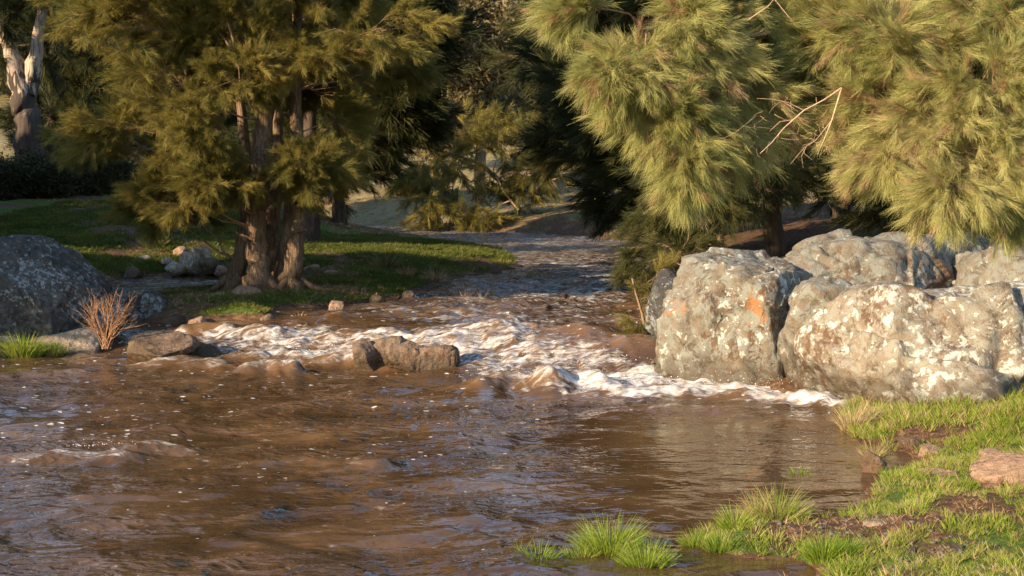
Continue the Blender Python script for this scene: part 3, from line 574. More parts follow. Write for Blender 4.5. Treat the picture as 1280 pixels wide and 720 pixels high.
# ------------------------------------------------------------------ instancing with geometry nodes (foliage, grass: uncountable)
def source(name, me):
    return bpy.data.objects.new(name, me)       # a source mesh only; never linked to the scene
def instancer(name, objs):
    g = bpy.data.node_groups.new(name, 'GeometryNodeTree'); g.interface.new_socket('Geometry', in_out='INPUT', socket_type='NodeSocketGeometry'); g.interface.new_socket('Geometry', in_out='OUTPUT', socket_type='NodeSocketGeometry')
    gi = g.nodes.new('NodeGroupInput'); go = g.nodes.new('NodeGroupOutput'); ip = g.nodes.new('GeometryNodeInstanceOnPoints'); jn = g.nodes.new('GeometryNodeJoinGeometry')
    for o in objs:
        oi = g.nodes.new('GeometryNodeObjectInfo'); oi.inputs['Object'].default_value = o; oi.inputs['As Instance'].default_value = True; g.links.new(oi.outputs['Geometry'], jn.inputs[0])
    def na(nm, ty):
        a = g.nodes.new('GeometryNodeInputNamedAttribute'); a.data_type = ty; a.inputs['Name'].default_value = nm; return a.outputs[0]
    er = g.nodes.new('FunctionNodeEulerToRotation'); g.links.new(na('rot', 'FLOAT_VECTOR'), er.inputs[0]); g.links.new(er.outputs[0], ip.inputs['Rotation'])
    g.links.new(na('scl', 'FLOAT'), ip.inputs['Scale']); g.links.new(na('idx', 'INT'), ip.inputs['Instance Index']); ip.inputs['Pick Instance'].default_value = True
    g.links.new(gi.outputs[0], ip.inputs['Points']); g.links.new(jn.outputs[0], ip.inputs['Instance']); g.links.new(ip.outputs[0], go.inputs[0]); return g
def scatter(name, P, R, S, grp, nvar, parent=None, seed=0):
    me = bpy.data.meshes.new(name); n_ = len(P); me.vertices.add(n_); me.vertices.foreach_set('co', np.asarray(P, np.float32).ravel())
    a = me.attributes.new('rot', 'FLOAT_VECTOR', 'POINT'); a.data.foreach_set('vector', np.asarray(R, np.float32).ravel())
    a = me.attributes.new('scl', 'FLOAT', 'POINT'); a.data.foreach_set('value', np.asarray(S, np.float32))
    a = me.attributes.new('idx', 'INT', 'POINT'); a.data.foreach_set('value', np.random.RandomState(seed).randint(0, nvar, n_).astype(np.int32)); me.update()
    o = obj(name, me, parent); md = o.modifiers.new('scatter', 'NODES'); md.node_group = grp; o['kind'] = 'stuff'; return o
def ribbon(mb, p0, d0, L, wd, bend, segs=2, mi=0, rs=None, taper=0.3):
    d = np.array(d0, float); p = np.array(p0, float); side = np.cross(d, rs.normal(size=3)); side /= np.linalg.norm(side) + 1e-9; V = []
    for i in range(segs + 1):
        t = i / segs; w_ = wd * (1 - (1 - taper) * t); V += [p - side * w_ / 2, p + side * w_ / 2]; d = d + np.array(bend) / segs; d /= np.linalg.norm(d); p = p + d * L / segs
    mb.add(V, [(2 * i, 2 * i + 1, 2 * i + 3, 2 * i + 2) for i in range(segs)], mi)
def spray_mesh(name, seed, axis, nn, ln, wd, mat, twig=0.004, a0=0.25, a1=0.75, segs=2):
    rs = np.random.RandomState(seed); mb = MB(); bend = rs.normal(size=3) * 0.15; ax = []
    for i in range(5): t = i / 4; ax.append(np.array([bend[0] * t * t * axis, bend[1] * t * t * axis, t * axis]))
    mb.tube(ax, [twig * (1 - 0.6 * i / 4) for i in range(5)], 3, 1)
    for i in range(nn):
        t = rs.uniform(0.02, 1.0) ** 0.8; p = np.array([bend[0] * t * t * axis, bend[1] * t * t * axis, t * axis]); a = rs.uniform(a0, a1) * (1.15 - 0.5 * t); ph = rs.uniform(0, 2 * PI)
        d = np.array([math.sin(a) * math.cos(ph), math.sin(a) * math.sin(ph), math.cos(a)]); L = rs.uniform(*ln) 
        ribbon(mb, p, d, L, wd * rs.uniform(.7, 1.3), (rs.normal() * 0.15 - d[0] * .25, rs.normal() * 0.15 - d[1] * .25, 0.1), segs, 0, rs)
    return mb.mesh(name, [mat, M['twig']], False)
def leafclump_mesh(name, seed, nn, R_, ln, wd, mat):
    rs = np.random.RandomState(seed); mb = MB()
    for i in range(nn):
        p = rs.normal(size=3) * R_ * 0.5 + np.array([0, 0, R_ * 0.6]); d = rs.normal(size=3) * 0.7 + np.array([0, 0, 0.6]); d /= np.linalg.norm(d); L = rs.uniform(*ln)
        s = np.cross(d, rs.normal(size=3)); s /= np.linalg.norm(s); w_ = wd * rs.uniform(.7, 1.3)
        mb.add([p, p + d * L * .45 - s * w_ / 2, p + d * L, p + d * L * .45 + s * w_ / 2], [(0, 1, 2, 3)])
    return mb.mesh(name, [mat], False)
SRC = {}
SRC['near'] = [source('spray', spray_mesh('spray', 200 + i, 0.30, 100, (0.10, 0.20), 0.0025, M['needle_near'] if i < 8 else M['grass_dry'], 0.0042, 0.18, 0.62 + 0.05 * (i % 3), 3)) for i in range(9)]
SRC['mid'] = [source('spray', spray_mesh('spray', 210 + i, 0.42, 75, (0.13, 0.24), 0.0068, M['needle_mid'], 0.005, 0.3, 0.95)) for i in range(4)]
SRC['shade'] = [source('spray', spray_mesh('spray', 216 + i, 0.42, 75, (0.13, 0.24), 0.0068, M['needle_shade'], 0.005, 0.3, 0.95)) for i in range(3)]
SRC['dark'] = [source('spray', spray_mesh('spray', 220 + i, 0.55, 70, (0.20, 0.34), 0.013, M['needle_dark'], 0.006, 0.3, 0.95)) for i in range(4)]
SRC['olive'] = [source('spray', spray_mesh('spray', 225 + i, 0.55, 70, (0.20, 0.34), 0.013, M['needle_mid'], 0.006, 0.3, 0.95)) for i in range(4)]
SRC['gum'] = [source('spray', leafclump_mesh('spray', 230 + i, 60, 0.45, (0.16, 0.28), 0.06, M['gum_leaf'])) for i in range(4)]
SRC['shrub'] = [source('spray', leafclump_mesh('spray', 240 + i, 70, 0.30, (0.07, 0.14), 0.04, M['shrub_leaf'])) for i in range(3)]
GN = {k: instancer('scatter_' + k, v) for k, v in SRC.items()}

def euler_to(d, roll):
    q = Vector(d).to_track_quat('Z', 'Y') @ Quaternion((0, 0, 1), roll); return tuple(q.to_euler())
def bent(a, b, sag, n_, rs, wob=0.05):
    a = Vector(a); b = Vector(b); L = (b - a).length; out = []
    o1 = Vector(rs.normal(size=3)) * wob * L
    for i in range(n_ + 1):
        t = i / n_; p = a.lerp(b, t) + Vector((0, 0, sag * L * 4 * t * (1 - t))) + o1 * math.sin(PI * t) + (Vector(rs.normal(size=3)) * wob * 0.25 * L if 0 < i < n_ else Vector()); out.append(p)
    return out
def tree(label, trunks, lumps, src, seed, nsub=8, nspr=9, sscale=1.0, droop=0.45, bark_='bark', name='casuarina_tree', cat='tree', group=None, limb_r=0.035, out=0.5, twig='twig', lift=0.35, trunkparts=True, tside=14, centre=None, core=0.35):
    rs = np.random.RandomState(seed); base = Vector(trunks[0][0][0]); root = obj(name, None, loc=base); tag(root, label, cat, group)
    for (pts, rad) in trunks:
        mb = MB(); P = []; Rr = []; n_ = 5
        for i in range(len(pts) - 1):
            for j in range(n_):
                t = j / n_; p = Vector(pts[i]).lerp(Vector(pts[i + 1]), t); P.append(p - base + Vector(rs.normal(size=3)) * 0.12 * rad[i]); Rr.append(rad[i] * (1 - t) + rad[i + 1] * t)
        P.append(Vector(pts[-1]) - base); Rr.append(rad[-1]); mb.tube(P, Rr, tside, 0, True, 0.16, rs.uniform(0, 6)); obj('trunk', mb.mesh('trunk', [M[bark_]]), root)
    mb = MB(); SP = []; SR = []; SS = []
    allp = []
    for (pts, rad) in trunks:
        for i in range(len(pts) - 1):
            for j in range(6): allp.append((Vector(pts[i]).lerp(Vector(pts[i + 1]), j / 6), rad[i] * (1 - j / 6) + rad[i + 1] * j / 6))
    ctr = Vector(centre) if centre else None
    for (c, r) in lumps:
        c = Vector(c); r = Vector(r); best = min(allp, key=lambda q: (q[0] - (c - Vector((0, 0, lift * math.hypot(c.x - q[0].x, c.y - q[0].y))))).length)
        o = best[0]; L = (c - o).length; lr = min(best[1] * 0.6, limb_r * (0.35 + 0.22 * L)); pts = bent(o, c, 0.06, 5, rs, 0.06); mb.tube([p - base for p in pts], [lr * (1 - 0.8 * i / 5) for i in range(6)], 6)
        od = (c - o).normalized()
        for k in range(nsub):
            v = Vector(rs.normal(size=3)).normalized(); v = (v + od * out).normalized(); e = c + Vector((v.x * r.x, v.y * r.y, v.z * r.z)) * rs.uniform(0.7, 1.08)
            s0 = pts[3].lerp(c, rs.uniform(0, 1)); sp = bent(s0, e, 0.05, 3, rs, 0.08); mb.tube([p - base for p in sp], [lr * 0.32, lr * 0.24, lr * 0.17, lr * 0.08], 3)
            bd = (e - s0).normalized()
            for j in range(nspr):
                t = core + (1.0 - core) * (j + rs.uniform(0, 1)) / nspr; q = min(int(t * 3), 2); p = sp[q].lerp(sp[q + 1], min(1, t * 3 - q))
                d = (bd * 0.8 + v * 0.35 + Vector(rs.normal(size=3)) * 0.42 + Vector((0, 0, -droop))).normalized(); SP.append(p - base); SR.append(euler_to(d, rs.uniform(0, 6.28))); SS.append(sscale * (rs.uniform(0.7, 1.2) if src != 'near' else rs.uniform(0.5, 1.35)))
    b = obj('branches', mb.mesh('branches', [M[twig]]), root); b['kind'] = 'stuff'
    f = scatter('foliage', [tuple(p) for p in SP], SR, SS, GN[src], len(SRC[src]), root, seed)
    return root
def crown(c, rad, n_, lr, seed, zmin=-99, inner=0.4, flat=0.6, keep=None):
    rs = np.random.RandomState(seed); out = []; c = np.array(c); rad = np.array(rad); t = 0
    while len(out) < n_ and t < n_ * 60:
        t += 1; v = rs.normal(size=3); v /= np.linalg.norm(v); p = c + v * rad * rs.uniform(inner, 1.0)
        if p[2] < zmin: continue
        if keep and not keep(p): continue
        if any(np.linalg.norm((p - q[0]) / np.array([1, 1, .7])) < lr * 0.55 for q in out): continue
        s = lr * rs.uniform(0.75, 1.25); out.append((p, (s, s, s * flat)))
    return out

# ------------------------------------------------------------------ the river she-oak on the left island
def trunkpts(l):      # [(px, py, depth)] -> world
    return [at(*p) for p in l]
TD = 25.2
tb = lambda px, py, d=TD: at(px, py, d)
def ground_pt(px, d, dz=-0.15):
    p = at(px, 300, d); return Vector((p.x, p.y, gz(p.x, p.y) + dz))
TR = [([ground_pt(324, 25.0), at(325, 345, 25.0), at(319, 300, 25.05), at(322, 240, 25.1), at(328, 150, 25.2), at(330, 40, 25.3), at(334, -120, 25.5), at(338, -300, 25.6)], [0.40, 0.21, 0.18, 0.17, 0.15, 0.13, 0.10, 0.05]),
      ([ground_pt(288, 25.9), at(297, 340, 25.9), at(304, 310, 25.9), at(308, 270, 25.9), at(306, 200, 25.9), at(296, 60, 26)], [0.28, 0.15, 0.13, 0.12, 0.11, 0.05]),
      ([ground_pt(341, 25.9), at(341, 330, 25.9), at(341, 290, 25.9), at(344, 230, 26), at(352, 100, 26.2)], [0.24, 0.15, 0.12, 0.12, 0.06]),
      ([ground_pt(352, 25.5), at(356, 330, 25.5), at(361, 285, 25.5), at(366, 220, 25.6), at(372, 60, 25.8), at(372, -120, 26)], [0.26, 0.15, 0.12, 0.11, 0.10, 0.05]),
      ([ground_pt(362, 25.0), at(366, 340, 25.0), at(371, 295, 25.0), at(376, 240, 25.2), at(370, 130, 25.3), at(376, -60, 25.3)], [0.30, 0.16, 0.13, 0.12, 0.10, 0.05])]
def keepL(p):
    k = FPX / p[1]; px = 640 + p[0] * k; py = HOR + (CH - p[2]) * k
    lim = 262 if px < 170 else (275 if px < 275 else (238 if px < 395 else 232))
    return py < lim - 8 and px > 112 and px < 500 and not (px > 455 and py > 215)
crn = crown((-4.7, 26.0, 5.6), (4.1, 3.3, 4.6), 100, 0.88, 3, 1.5, 0.40, 0.5, keepL) + [(at(px, py, d), (0.7, 0.6, 0.35)) for px, py, d in [(270, 222, 23.6), (390, 205, 23.8), (250, 170, 23.2), (290, 232, 24.2), (340, 236, 24.4), (420, 215, 24.5), (200, 240, 24.5), (180, 262, 24.8), (235, 246, 24.2)]]
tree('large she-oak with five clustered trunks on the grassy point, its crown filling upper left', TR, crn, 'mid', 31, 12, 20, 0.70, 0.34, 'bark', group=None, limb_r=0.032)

big = [o for o in SC.objects if o.get('label', '').startswith('large she-oak')][0]
rs = np.random.RandomState(15)
for (px, d) in [(324, 25.0), (324, 25.0), (324, 25.0), (288, 25.9), (352, 25.5), (362, 25.0), (362, 25.0)]:
    c = ground_pt(px, d, 0); a = rs.uniform(PI * 0.95, PI * 2.05); P = []; L = rs.uniform(.6, 1.3)
    for i in range(8):
        t = i / 7; a += rs.uniform(-.2, .2); x = c.x + math.cos(a) * (0.12 + L * t); y = c.y + math.sin(a) * (0.12 + L * t) * .8; P.append(Vector((x, y, gz(x, y) + 0.22 * (1 - t) ** 3 + 0.03 - 0.05 * t)) - big.location)
    q = MB(); q.tube(P, [0.075 * (1 - .75 * i / 7) for i in range(8)], 7, flute=.2, seed=a); obj('root', q.mesh('root', [M['bark']]), big)
for (px, py, dx, dz) in [(318, 300, -.22, .10), (327, 262, .20, .12), (368, 290, .25, .05), (308, 300, -.18, .15), (322, 330, -.15, .05)]:
    p = at(px, py, 24.85) - big.location; q = MB(); q.tube([p, p + Vector((dx * .6, -.05, dz * .6)), p + Vector((dx, -.1, dz))], [0.035, 0.025, 0.016], 6); obj('broken_stub', q.mesh('broken_stub', [M['bark']]), big)

# ------------------------------------------------------------------ the near she-oak hanging in from the right
def lumpn(px, py, d, rx, rz): p = at(px, py, d); k = d / FPX; return (p, (rx * k, rx * k * 0.8, rz * k))
NR = [lumpn(a[0] + 14, a[1] - 16, a[2], a[3], a[4]) for a in [(790, 105, 10.2, 46, 30), (835, 45, 10.4, 52, 42), (800, 150, 10.4, 40, 24), (850, 90, 10.6, 70, 55), (835, 175, 10.3, 48, 42), (880, 30, 10.9, 75, 50), (905, 130, 10.8, 65, 50), (960, 60, 11.2, 75, 60),
     (1000, 20, 11.4, 80, 50), (965, 140, 11.3, 50, 38), (900, 185, 10.6, 42, 30), (1040, 75, 11.6, 60, 45), (1100, 20, 11.6, 80, 50), (1150, 95, 10.4, 75, 60), (1200, 40, 10.4, 80, 60), (1160, 170, 10.2, 72, 60),
     (1230, 130, 10.0, 80, 70), (1290, 70, 10.2, 80, 70), (1215, 225, 10.0, 65, 50), (1280, 210, 10.0, 75, 60), (1185, 255, 9.9, 42, 26), (1075, 185, 11.0, 34, 45), (850, 232, 10.2, 14, 22), (742, 104, 10.2, 18, 12), (1060, 130, 11.2, 55, 40), (1075, 60, 10.5, 55, 45), (1085, 140, 10.5, 40, 40), (1050, 160, 10.7, 28, 22), (1020, 60, 10.8, 50, 40), (1090, 215, 10.4, 22, 22), (1020, 110, 11.4, 55, 40), (1105, 150, 10.9, 45, 45), (1110, 90, 10.9, 50, 45), (1040, 30, 11.3, 60, 45), (990, 90, 11.3, 50, 40),
     (1340, 150, 10.3, 80, 80), (1330, 0, 10.6, 80, 60), (700, 22, 10.5, 18, 10), (865, -30, 10.8, 60, 50), (950, -40, 11.2, 90, 50), (1080, -50, 11.4, 90, 50), (1200, -60, 11.0, 90, 60), (1260, 270, 10.1, 40, 22)]]
tx = 5.9; ty = 12.6
NT = [([Vector((tx, ty, gz(tx, ty) - 0.2)), Vector((tx - .05, ty, 1.6)), Vector((tx - .2, ty - .1, 3.0)), Vector((tx - .25, ty - .1, 4.8)), Vector((tx - .1, ty, 7.0))], [0.34, 0.22, 0.20, 0.15, 0.06]),
      ([Vector((tx - .2, ty - .1, 3.2)), at(1180, 20, 11.9), at(1085, 70, 11.7), at(1045, 90, 11.5), at(1050, 118, 11.4)], [0.15, 0.10, 0.07, 0.05, 0.035]),
      ([Vector((tx - .2, ty - .1, 3.8)), at(1150, -60, 11.9), at(1000, -40, 11.5), at(870, 0, 11.0), at(800, 40, 10.7)], [0.15, 0.09, 0.07, 0.045, 0.02]),
      ([Vector((tx - .1, ty - .1, 2.9)), at(1330, 60, 11.0), at(1250, 110, 10.4), at(1200, 160, 10.2)], [0.12, 0.08, 0.05, 0.02])]
near = tree('near she-oak overhanging the river from the right with long sunlit yellow-green needles', NT, NR, 'near', 47, 17, 21, 0.68, 0.38, 'bark', limb_r=0.024, out=0.35, core=0.2)
mb = MB(); rs = np.random.RandomState(5)
def deadtw(pts, d0, r0, mb=None):
    own = mb is None; mb = mb or MB()
    P = [at(px, py, d0 - 0.02 * i) - near.location for i, (px, py) in enumerate(pts)]; mb.tube(P, [r0 * 0.62 * (1 - 0.7 * i / (len(P) - 1)) for i in range(len(P))], 5)
    if own: obj('dead_branch', mb.mesh('dead_branch', [M['twig_dead']]), near)
for pts, r0 in [([(1052, 110), (1030, 125), (1005, 138), (980, 160), (965, 178), (950, 192)], 0.012), ([(1005, 138), (985, 128), (965, 124), (946, 123)], 0.006), ([(990, 150), (975, 152), (962, 164)], 0.006), ([(1052, 110), (1040, 150), (1030, 175), (1022, 193)], 0.012),
                ([(1040, 150), (1020, 175), (1005, 185), (988, 205)], 0.006), ([(1008, 183), (1002, 195), (1004, 210)], 0.004), ([(1030, 178), (1015, 178), (1003, 182)], 0.004), ([(870, 162), (885, 170), (905, 173), (920, 165), (945, 145)], 0.007),
                ([(905, 172), (907, 180), (900, 190)], 0.004), ([(880, 172), (878, 182), (868, 190)], 0.004), ([(935, 25), (960, 8), (975, -10)], 0.009), ([(965, -5), (985, 20), (995, 30)], 0.006), ([(1280, 40), (1255, 58), (1242, 75), (1240, 120)], 0.007), ([(1242, 75), (1225, 105), (1215, 130)], 0.004)]:
    deadtw(pts, 10.2, r0)
for i in range(34):
    x0 = rs.uniform(940, 1040); y0 = rs.uniform(120, 185); a = rs.uniform(0.3, 2.8); pts = [(x0, y0)]
    for j in range(3): a += rs.uniform(-.5, .5); pts.append((pts[-1][0] - math.cos(a) * rs.uniform(4, 12), pts[-1][1] + math.sin(a) * rs.uniform(2, 9)))
    deadtw(pts, 10.3, 0.0028, mb)
b = obj('dead_twigs', mb.mesh('dead_twigs', [M['twig_dead']]), near); b['kind'] = 'stuff'

# ------------------------------------------------------------------ other trees
def simple_trunk(px, d, top, r, lean=0.0):
    b_ = ground_pt(px, d); return ([b_, b_ + Vector((lean * .2, 0, top * .25)), b_ + Vector((lean * .5, 0, top * .55)), b_ + Vector((lean, 0, top))], [r * 1.5, r, r * .8, r * .3])
def bgtree(px, d, H, rx, zc, rz, n_, lr, label, src='dark', seed=1, group='trees along the far banks', r=0.2, nsub=6, nspr=7, ss=1.6, bark_='bark_dark', name='casuarina_tree', zmin=None, lean=0, ry=None, cx=0, keep=None, droop=0.3, flat=0.65, inner=0.3):
    t_ = simple_trunk(px, d, H, r, lean); g0 = t_[0][0]; c = (g0.x + cx, d, g0.z + zc)
    return tree(label, [t_], crown(c, (rx, ry or rx * .8, rz), n_, lr, seed, g0.z + 0.3 if zmin is None else zmin, inner, flat, keep), src, seed, nsub, nspr, ss, droop, bark_, name, group=group, limb_r=0.04, tside=9, twig='bark_dark' if src in ('dark', 'shrub') else 'twig_dead')
# right-hand dark she-oaks over the upstream bank
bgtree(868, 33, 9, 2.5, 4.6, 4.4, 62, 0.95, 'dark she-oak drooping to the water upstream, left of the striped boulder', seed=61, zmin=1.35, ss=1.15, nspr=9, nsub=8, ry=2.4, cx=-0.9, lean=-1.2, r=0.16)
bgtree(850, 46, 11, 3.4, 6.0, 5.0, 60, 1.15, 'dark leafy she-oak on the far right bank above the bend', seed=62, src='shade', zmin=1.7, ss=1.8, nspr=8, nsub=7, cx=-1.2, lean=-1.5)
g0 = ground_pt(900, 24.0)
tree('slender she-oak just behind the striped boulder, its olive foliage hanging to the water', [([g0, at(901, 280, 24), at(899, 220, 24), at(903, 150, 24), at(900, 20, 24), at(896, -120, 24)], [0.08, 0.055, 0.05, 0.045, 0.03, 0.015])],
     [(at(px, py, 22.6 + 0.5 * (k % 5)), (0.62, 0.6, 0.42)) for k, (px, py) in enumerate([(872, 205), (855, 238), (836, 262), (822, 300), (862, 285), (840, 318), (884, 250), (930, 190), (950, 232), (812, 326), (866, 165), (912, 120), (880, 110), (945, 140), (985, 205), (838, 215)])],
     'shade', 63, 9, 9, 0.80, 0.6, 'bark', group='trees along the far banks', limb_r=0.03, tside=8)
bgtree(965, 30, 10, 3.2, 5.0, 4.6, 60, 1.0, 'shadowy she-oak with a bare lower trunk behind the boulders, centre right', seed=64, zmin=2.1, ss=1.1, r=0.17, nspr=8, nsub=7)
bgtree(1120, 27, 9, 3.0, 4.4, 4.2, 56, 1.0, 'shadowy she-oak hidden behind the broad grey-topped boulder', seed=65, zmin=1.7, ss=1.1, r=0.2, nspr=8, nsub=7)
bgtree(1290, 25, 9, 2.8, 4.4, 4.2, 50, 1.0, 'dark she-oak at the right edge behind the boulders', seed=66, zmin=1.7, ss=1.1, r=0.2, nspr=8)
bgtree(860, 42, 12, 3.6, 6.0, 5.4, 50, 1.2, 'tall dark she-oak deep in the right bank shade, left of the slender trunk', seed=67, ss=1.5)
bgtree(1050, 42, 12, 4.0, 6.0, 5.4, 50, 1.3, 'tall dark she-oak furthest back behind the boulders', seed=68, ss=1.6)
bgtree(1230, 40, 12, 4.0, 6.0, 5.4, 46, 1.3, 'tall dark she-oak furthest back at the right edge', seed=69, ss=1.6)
# middle
g0 = ground_pt(655, 64)
ol = tree('olive she-oak with bare twisted limbs leaning low over the river bend', [([g0, at(648, 262, 63.5), at(636, 235, 63), at(600, 205, 62.5), at(560, 190, 62)], [0.22, 0.15, 0.13, 0.09, 0.04])],
     [(at(px, py, 60 + (k % 4)), (1.25, 1.2, 0.75)) for k, (px, py) in enumerate([(540, 250), (580, 235), (620, 222), (556, 276), (594, 262), (655, 228), (525, 222), (560, 205), (684, 214), (640, 192), (598, 188), (700, 185), (610, 285), (575, 292), (530, 195), (665, 170), (625, 155), (580, 160), (545, 285), (636, 262)])],
     'olive', 70, 8, 8, 1.15, 0.45, 'bark', group='trees along the far banks', limb_r=0.03, twig='bark', tside=9)
for pts, r0 in [([(648, 262), (630, 240), (622, 222), (640, 214), (662, 222)], .05), ([(640, 240), (655, 225), (668, 232), (680, 220)], .04), ([(660, 250), (675, 230), (700, 222), (720, 224)], .05), ([(690, 226), (700, 240), (712, 232)], .03), ([(640, 250), (610, 262), (590, 280)], .04), ([(600, 270), (580, 262), (560, 270)], .03)]:
    q = MB(); P = [at(px, py, 60.5) - ol.location for px, py in pts]; q.tube(P, [r0 * (1 - .6 * i / (len(P) - 1)) for i in range(len(P))], 5); obj('dead_branch', q.mesh('dead_branch', [M['twig_dead']]), ol)
bgtree(388, 39, 12, 2.1, 6.4, 4.6, 55, 1.0, 'black-shaded tall she-oak directly behind the clustered trunks tree', seed=71, zmin=2.3, cx=1.6, ss=1.4, r=0.2, nspr=8, nsub=7)
bgtree(425, 50, 6, 3.0, 3.4, 2.4, 36, 1.0, 'mid-height dark she-oak on the far bank left of the bend', seed=72, ss=1.5)
for i, (px, d, H, lb) in enumerate([(600, 92, 20, 'pale gum tree sunlit in the central gap, nearest of its kind'), (665, 100, 20, 'pale gum tree sunlit right of the central gap'), (545, 112, 20, 'tall tan gum tree at the back left of the central gap')]):
    bgtree(px, d, H, 5.2, H * .56, H * .42, 60, 1.9, lb, 'gum', seed=80 + i, group='pale gum trees beyond the bend', ss=2.3, bark_='bark_gum', name='gum_tree', nsub=6, nspr=6, r=0.28, droop=0.0, inner=0.2, lean=0.8 * (-1) ** i)
for i, (px, d, H, lb) in enumerate([(140, 62, 12, 'dark background tree behind the left foliage edge'), (230, 66, 12, 'dark background tree behind the left crown middle'), (320, 78, 14, 'dark background tree straight behind the main trunk'),
        (410, 80, 14, 'dark background tree behind the right part of the big crown'), (760, 80, 15, 'dim background tree above the upstream right bank')]):
    bgtree(px, d, H, 4.2, H * .56, H * .42, 36, 1.7, lb, 'dark', seed=90 + i, group='dim trees in the background', ss=2.2, nsub=6, nspr=6)
for i in range(16):
    a = -26 + 52 * (i + rnd.uniform(0.1, 0.9)) / 16; d = rnd.uniform(130, 200); px = 640 + FPX * math.tan(d2r(a)) ; H = rnd.uniform(14, 20)
    bgtree(px, d, H, 6.0, H * .6, H * .38, 26, 2.8, 'far gum tree on the hillside beyond the river', 'gum', seed=120 + i, group='far gum trees on the hillside', ss=4.0, name='gum_tree', bark_='bark_gum', nsub=5, nspr=5, droop=0.0)
# old gum at the left edge with shed bark
g0 = ground_pt(38, 50); 
old = tree('old gum with pale peeling upper trunk and dark base at the left edge', [([g0, at(36, 200, 50), at(33, 150, 50), at(28, 110, 50), at(12, 62, 50), at(-10, 20, 50)], [0.75, 0.50, 0.46, 0.42, 0.24, 0.14]), ([at(34, 120, 50), at(42, 80, 50), at(50, 30, 50), at(58, -30, 50)], [0.34, 0.25, 0.18, 0.10])],
     [(at(px, py, 50 + k), (1.2, 1.2, .8)) for px, py, k in [(0, 20, 0), (30, 15, 1), (60, 20, 0), (50, 60, 1), (10, -30, 0), (70, -20, 0), (-40, 10, 0), (20, -60, 0), (60, 190, 1), (66, 150, 1.5)]], 'dark', 55, 8, 8, 1.4, 0.1, 'bark_peeling', 'gum_tree', limb_r=0.05)
# low shrubs at the left behind the lawn
for i, (px, d, lb) in enumerate([(8, 47, 'dark low shrub at the left edge below the old gum'), (70, 48, 'dark low shrub right of the old gum base'), (120, 49, 'dark low shrub at the left tip of the hanging crown'), (165, 52, 'low shrub partly hidden by the hanging left foliage'),
        (40, 46, 'shrub growing against the foot of the old gum'), (520, 78, 'ruddy low bush on the distant green bank')]):
    g0 = ground_pt(px, d); tree(lb, [([g0, g0 + Vector((0, 0, 0.5)), g0 + Vector((0.1, 0, 1.0))], [0.08, 0.05, 0.03])], crown((g0.x, d, g0.z + 0.6), (1.1, .9, .6), 16, 0.4, 300 + i, g0.z + .1), 'shrub', 300 + i, 6, 7, 1.1, 0.0, 'bark_dark', 'shrub', 'shrub', 'low shrubs behind the lawn', 0.02, tside=6, twig='bark_dark')
# bush hanging beside the striped boulder
g0 = ground_pt(812, 19.6, 0); tree('thin green and brown bush hanging down beside the striped boulder', [([g0, g0 + Vector((-.1, 0, 0.4)), g0 + Vector((-.25, -.1, .9))], [0.03, 0.02, 0.012])],
     [(at(px, py, 19.6), (0.22, .22, .16)) for px, py in [(800, 400), (815, 370), (790, 430), (770, 428), (822, 345)]], 'mid', 77, 6, 4, 0.55, 0.1, 'twig', 'bush', 'bush', limb_r=0.02, tside=6)
# trees outside the frame to the left; they shade the huge boulder and the bank
for i, (x, y, H) in enumerate([(-13.5, 19.0, 4.4), (-13.8, 21.4, 6.8), (-14, 25.2, 4.8), (-19, 34, 8.0), (-22, 40.5, 9), (-18.5, 38, 9.5), (-26, 48, 10), (-18.5, 20.3, 10), (-19, 30.5, 9.5), (-23, 32, 8), (-27, 43, 9)]):
    t_ = ([Vector((x, y, gz(x, y) - .2)), Vector((x, y, H * .5)), Vector((x, y, H * .85))], [0.2, 0.13, 0.05])
    tree('she-oak on the left bank casting shade over the lawn', [t_], crown((x, y, H * .52), ((2.8, 2.8) if i > 1 else (2.0, 1.3)) + (H * .45,), 52 if i > 1 else (30 if i == 0 else 44), 0.95, 400 + i, 0.9 + (0.7 if i == 0 else 0)), 'dark', 400 + i, 6, 7, 1.3, 0.3, 'bark_dark', group='she-oaks left of the view', tside=7, twig='bark_dark')

# ------------------------------------------------------------------ dry shrub and other small plants
def twiggy(mb, p, d, L, r, depth, rs, spread=0.45):
    n_ = 4; pts = [p]
    for i in range(n_): d = (d + Vector(rs.normal(size=3)) * 0.10 + Vector((0, 0, 0.04))).normalized(); pts.append(pts[-1] + d * L / n_)
    mb.tube(pts, [r * (1 - 0.5 * i / n_) for i in range(n_ + 1)], 4)
    if depth > 0:
        for k in range(rs.randint(3, 6)):
            q = rs.uniform(0.25, 1.0) * n_; i = min(int(q), n_ - 1); s = pts[i].lerp(pts[i + 1], q - i); e = (d + Vector(rs.normal(size=3)) * spread); e.z = abs(e.z); twiggy(mb, s, e.normalized(), L * rs.uniform(.45, .7), r * .5, depth - 1, rs, spread)
rs = np.random.RandomState(77); mb = MB(); b0 = at(132, 436, 19.9)
for k in range(20): twiggy(mb, Vector((rs.uniform(-.06, .06), rs.uniform(-.06, .06), 0)), Vector((rs.uniform(-.45, .5), rs.uniform(-.3, .3), 1)).normalized(), 0.50, 0.008, 2, rs, 0.38)
s_ = obj('dry_shrub', mb.mesh('dry_shrub', [M['twig_red']]), loc=b0); tag(s_, 'leafless red-brown twiggy shrub beside the huge dark boulder', 'shrub')
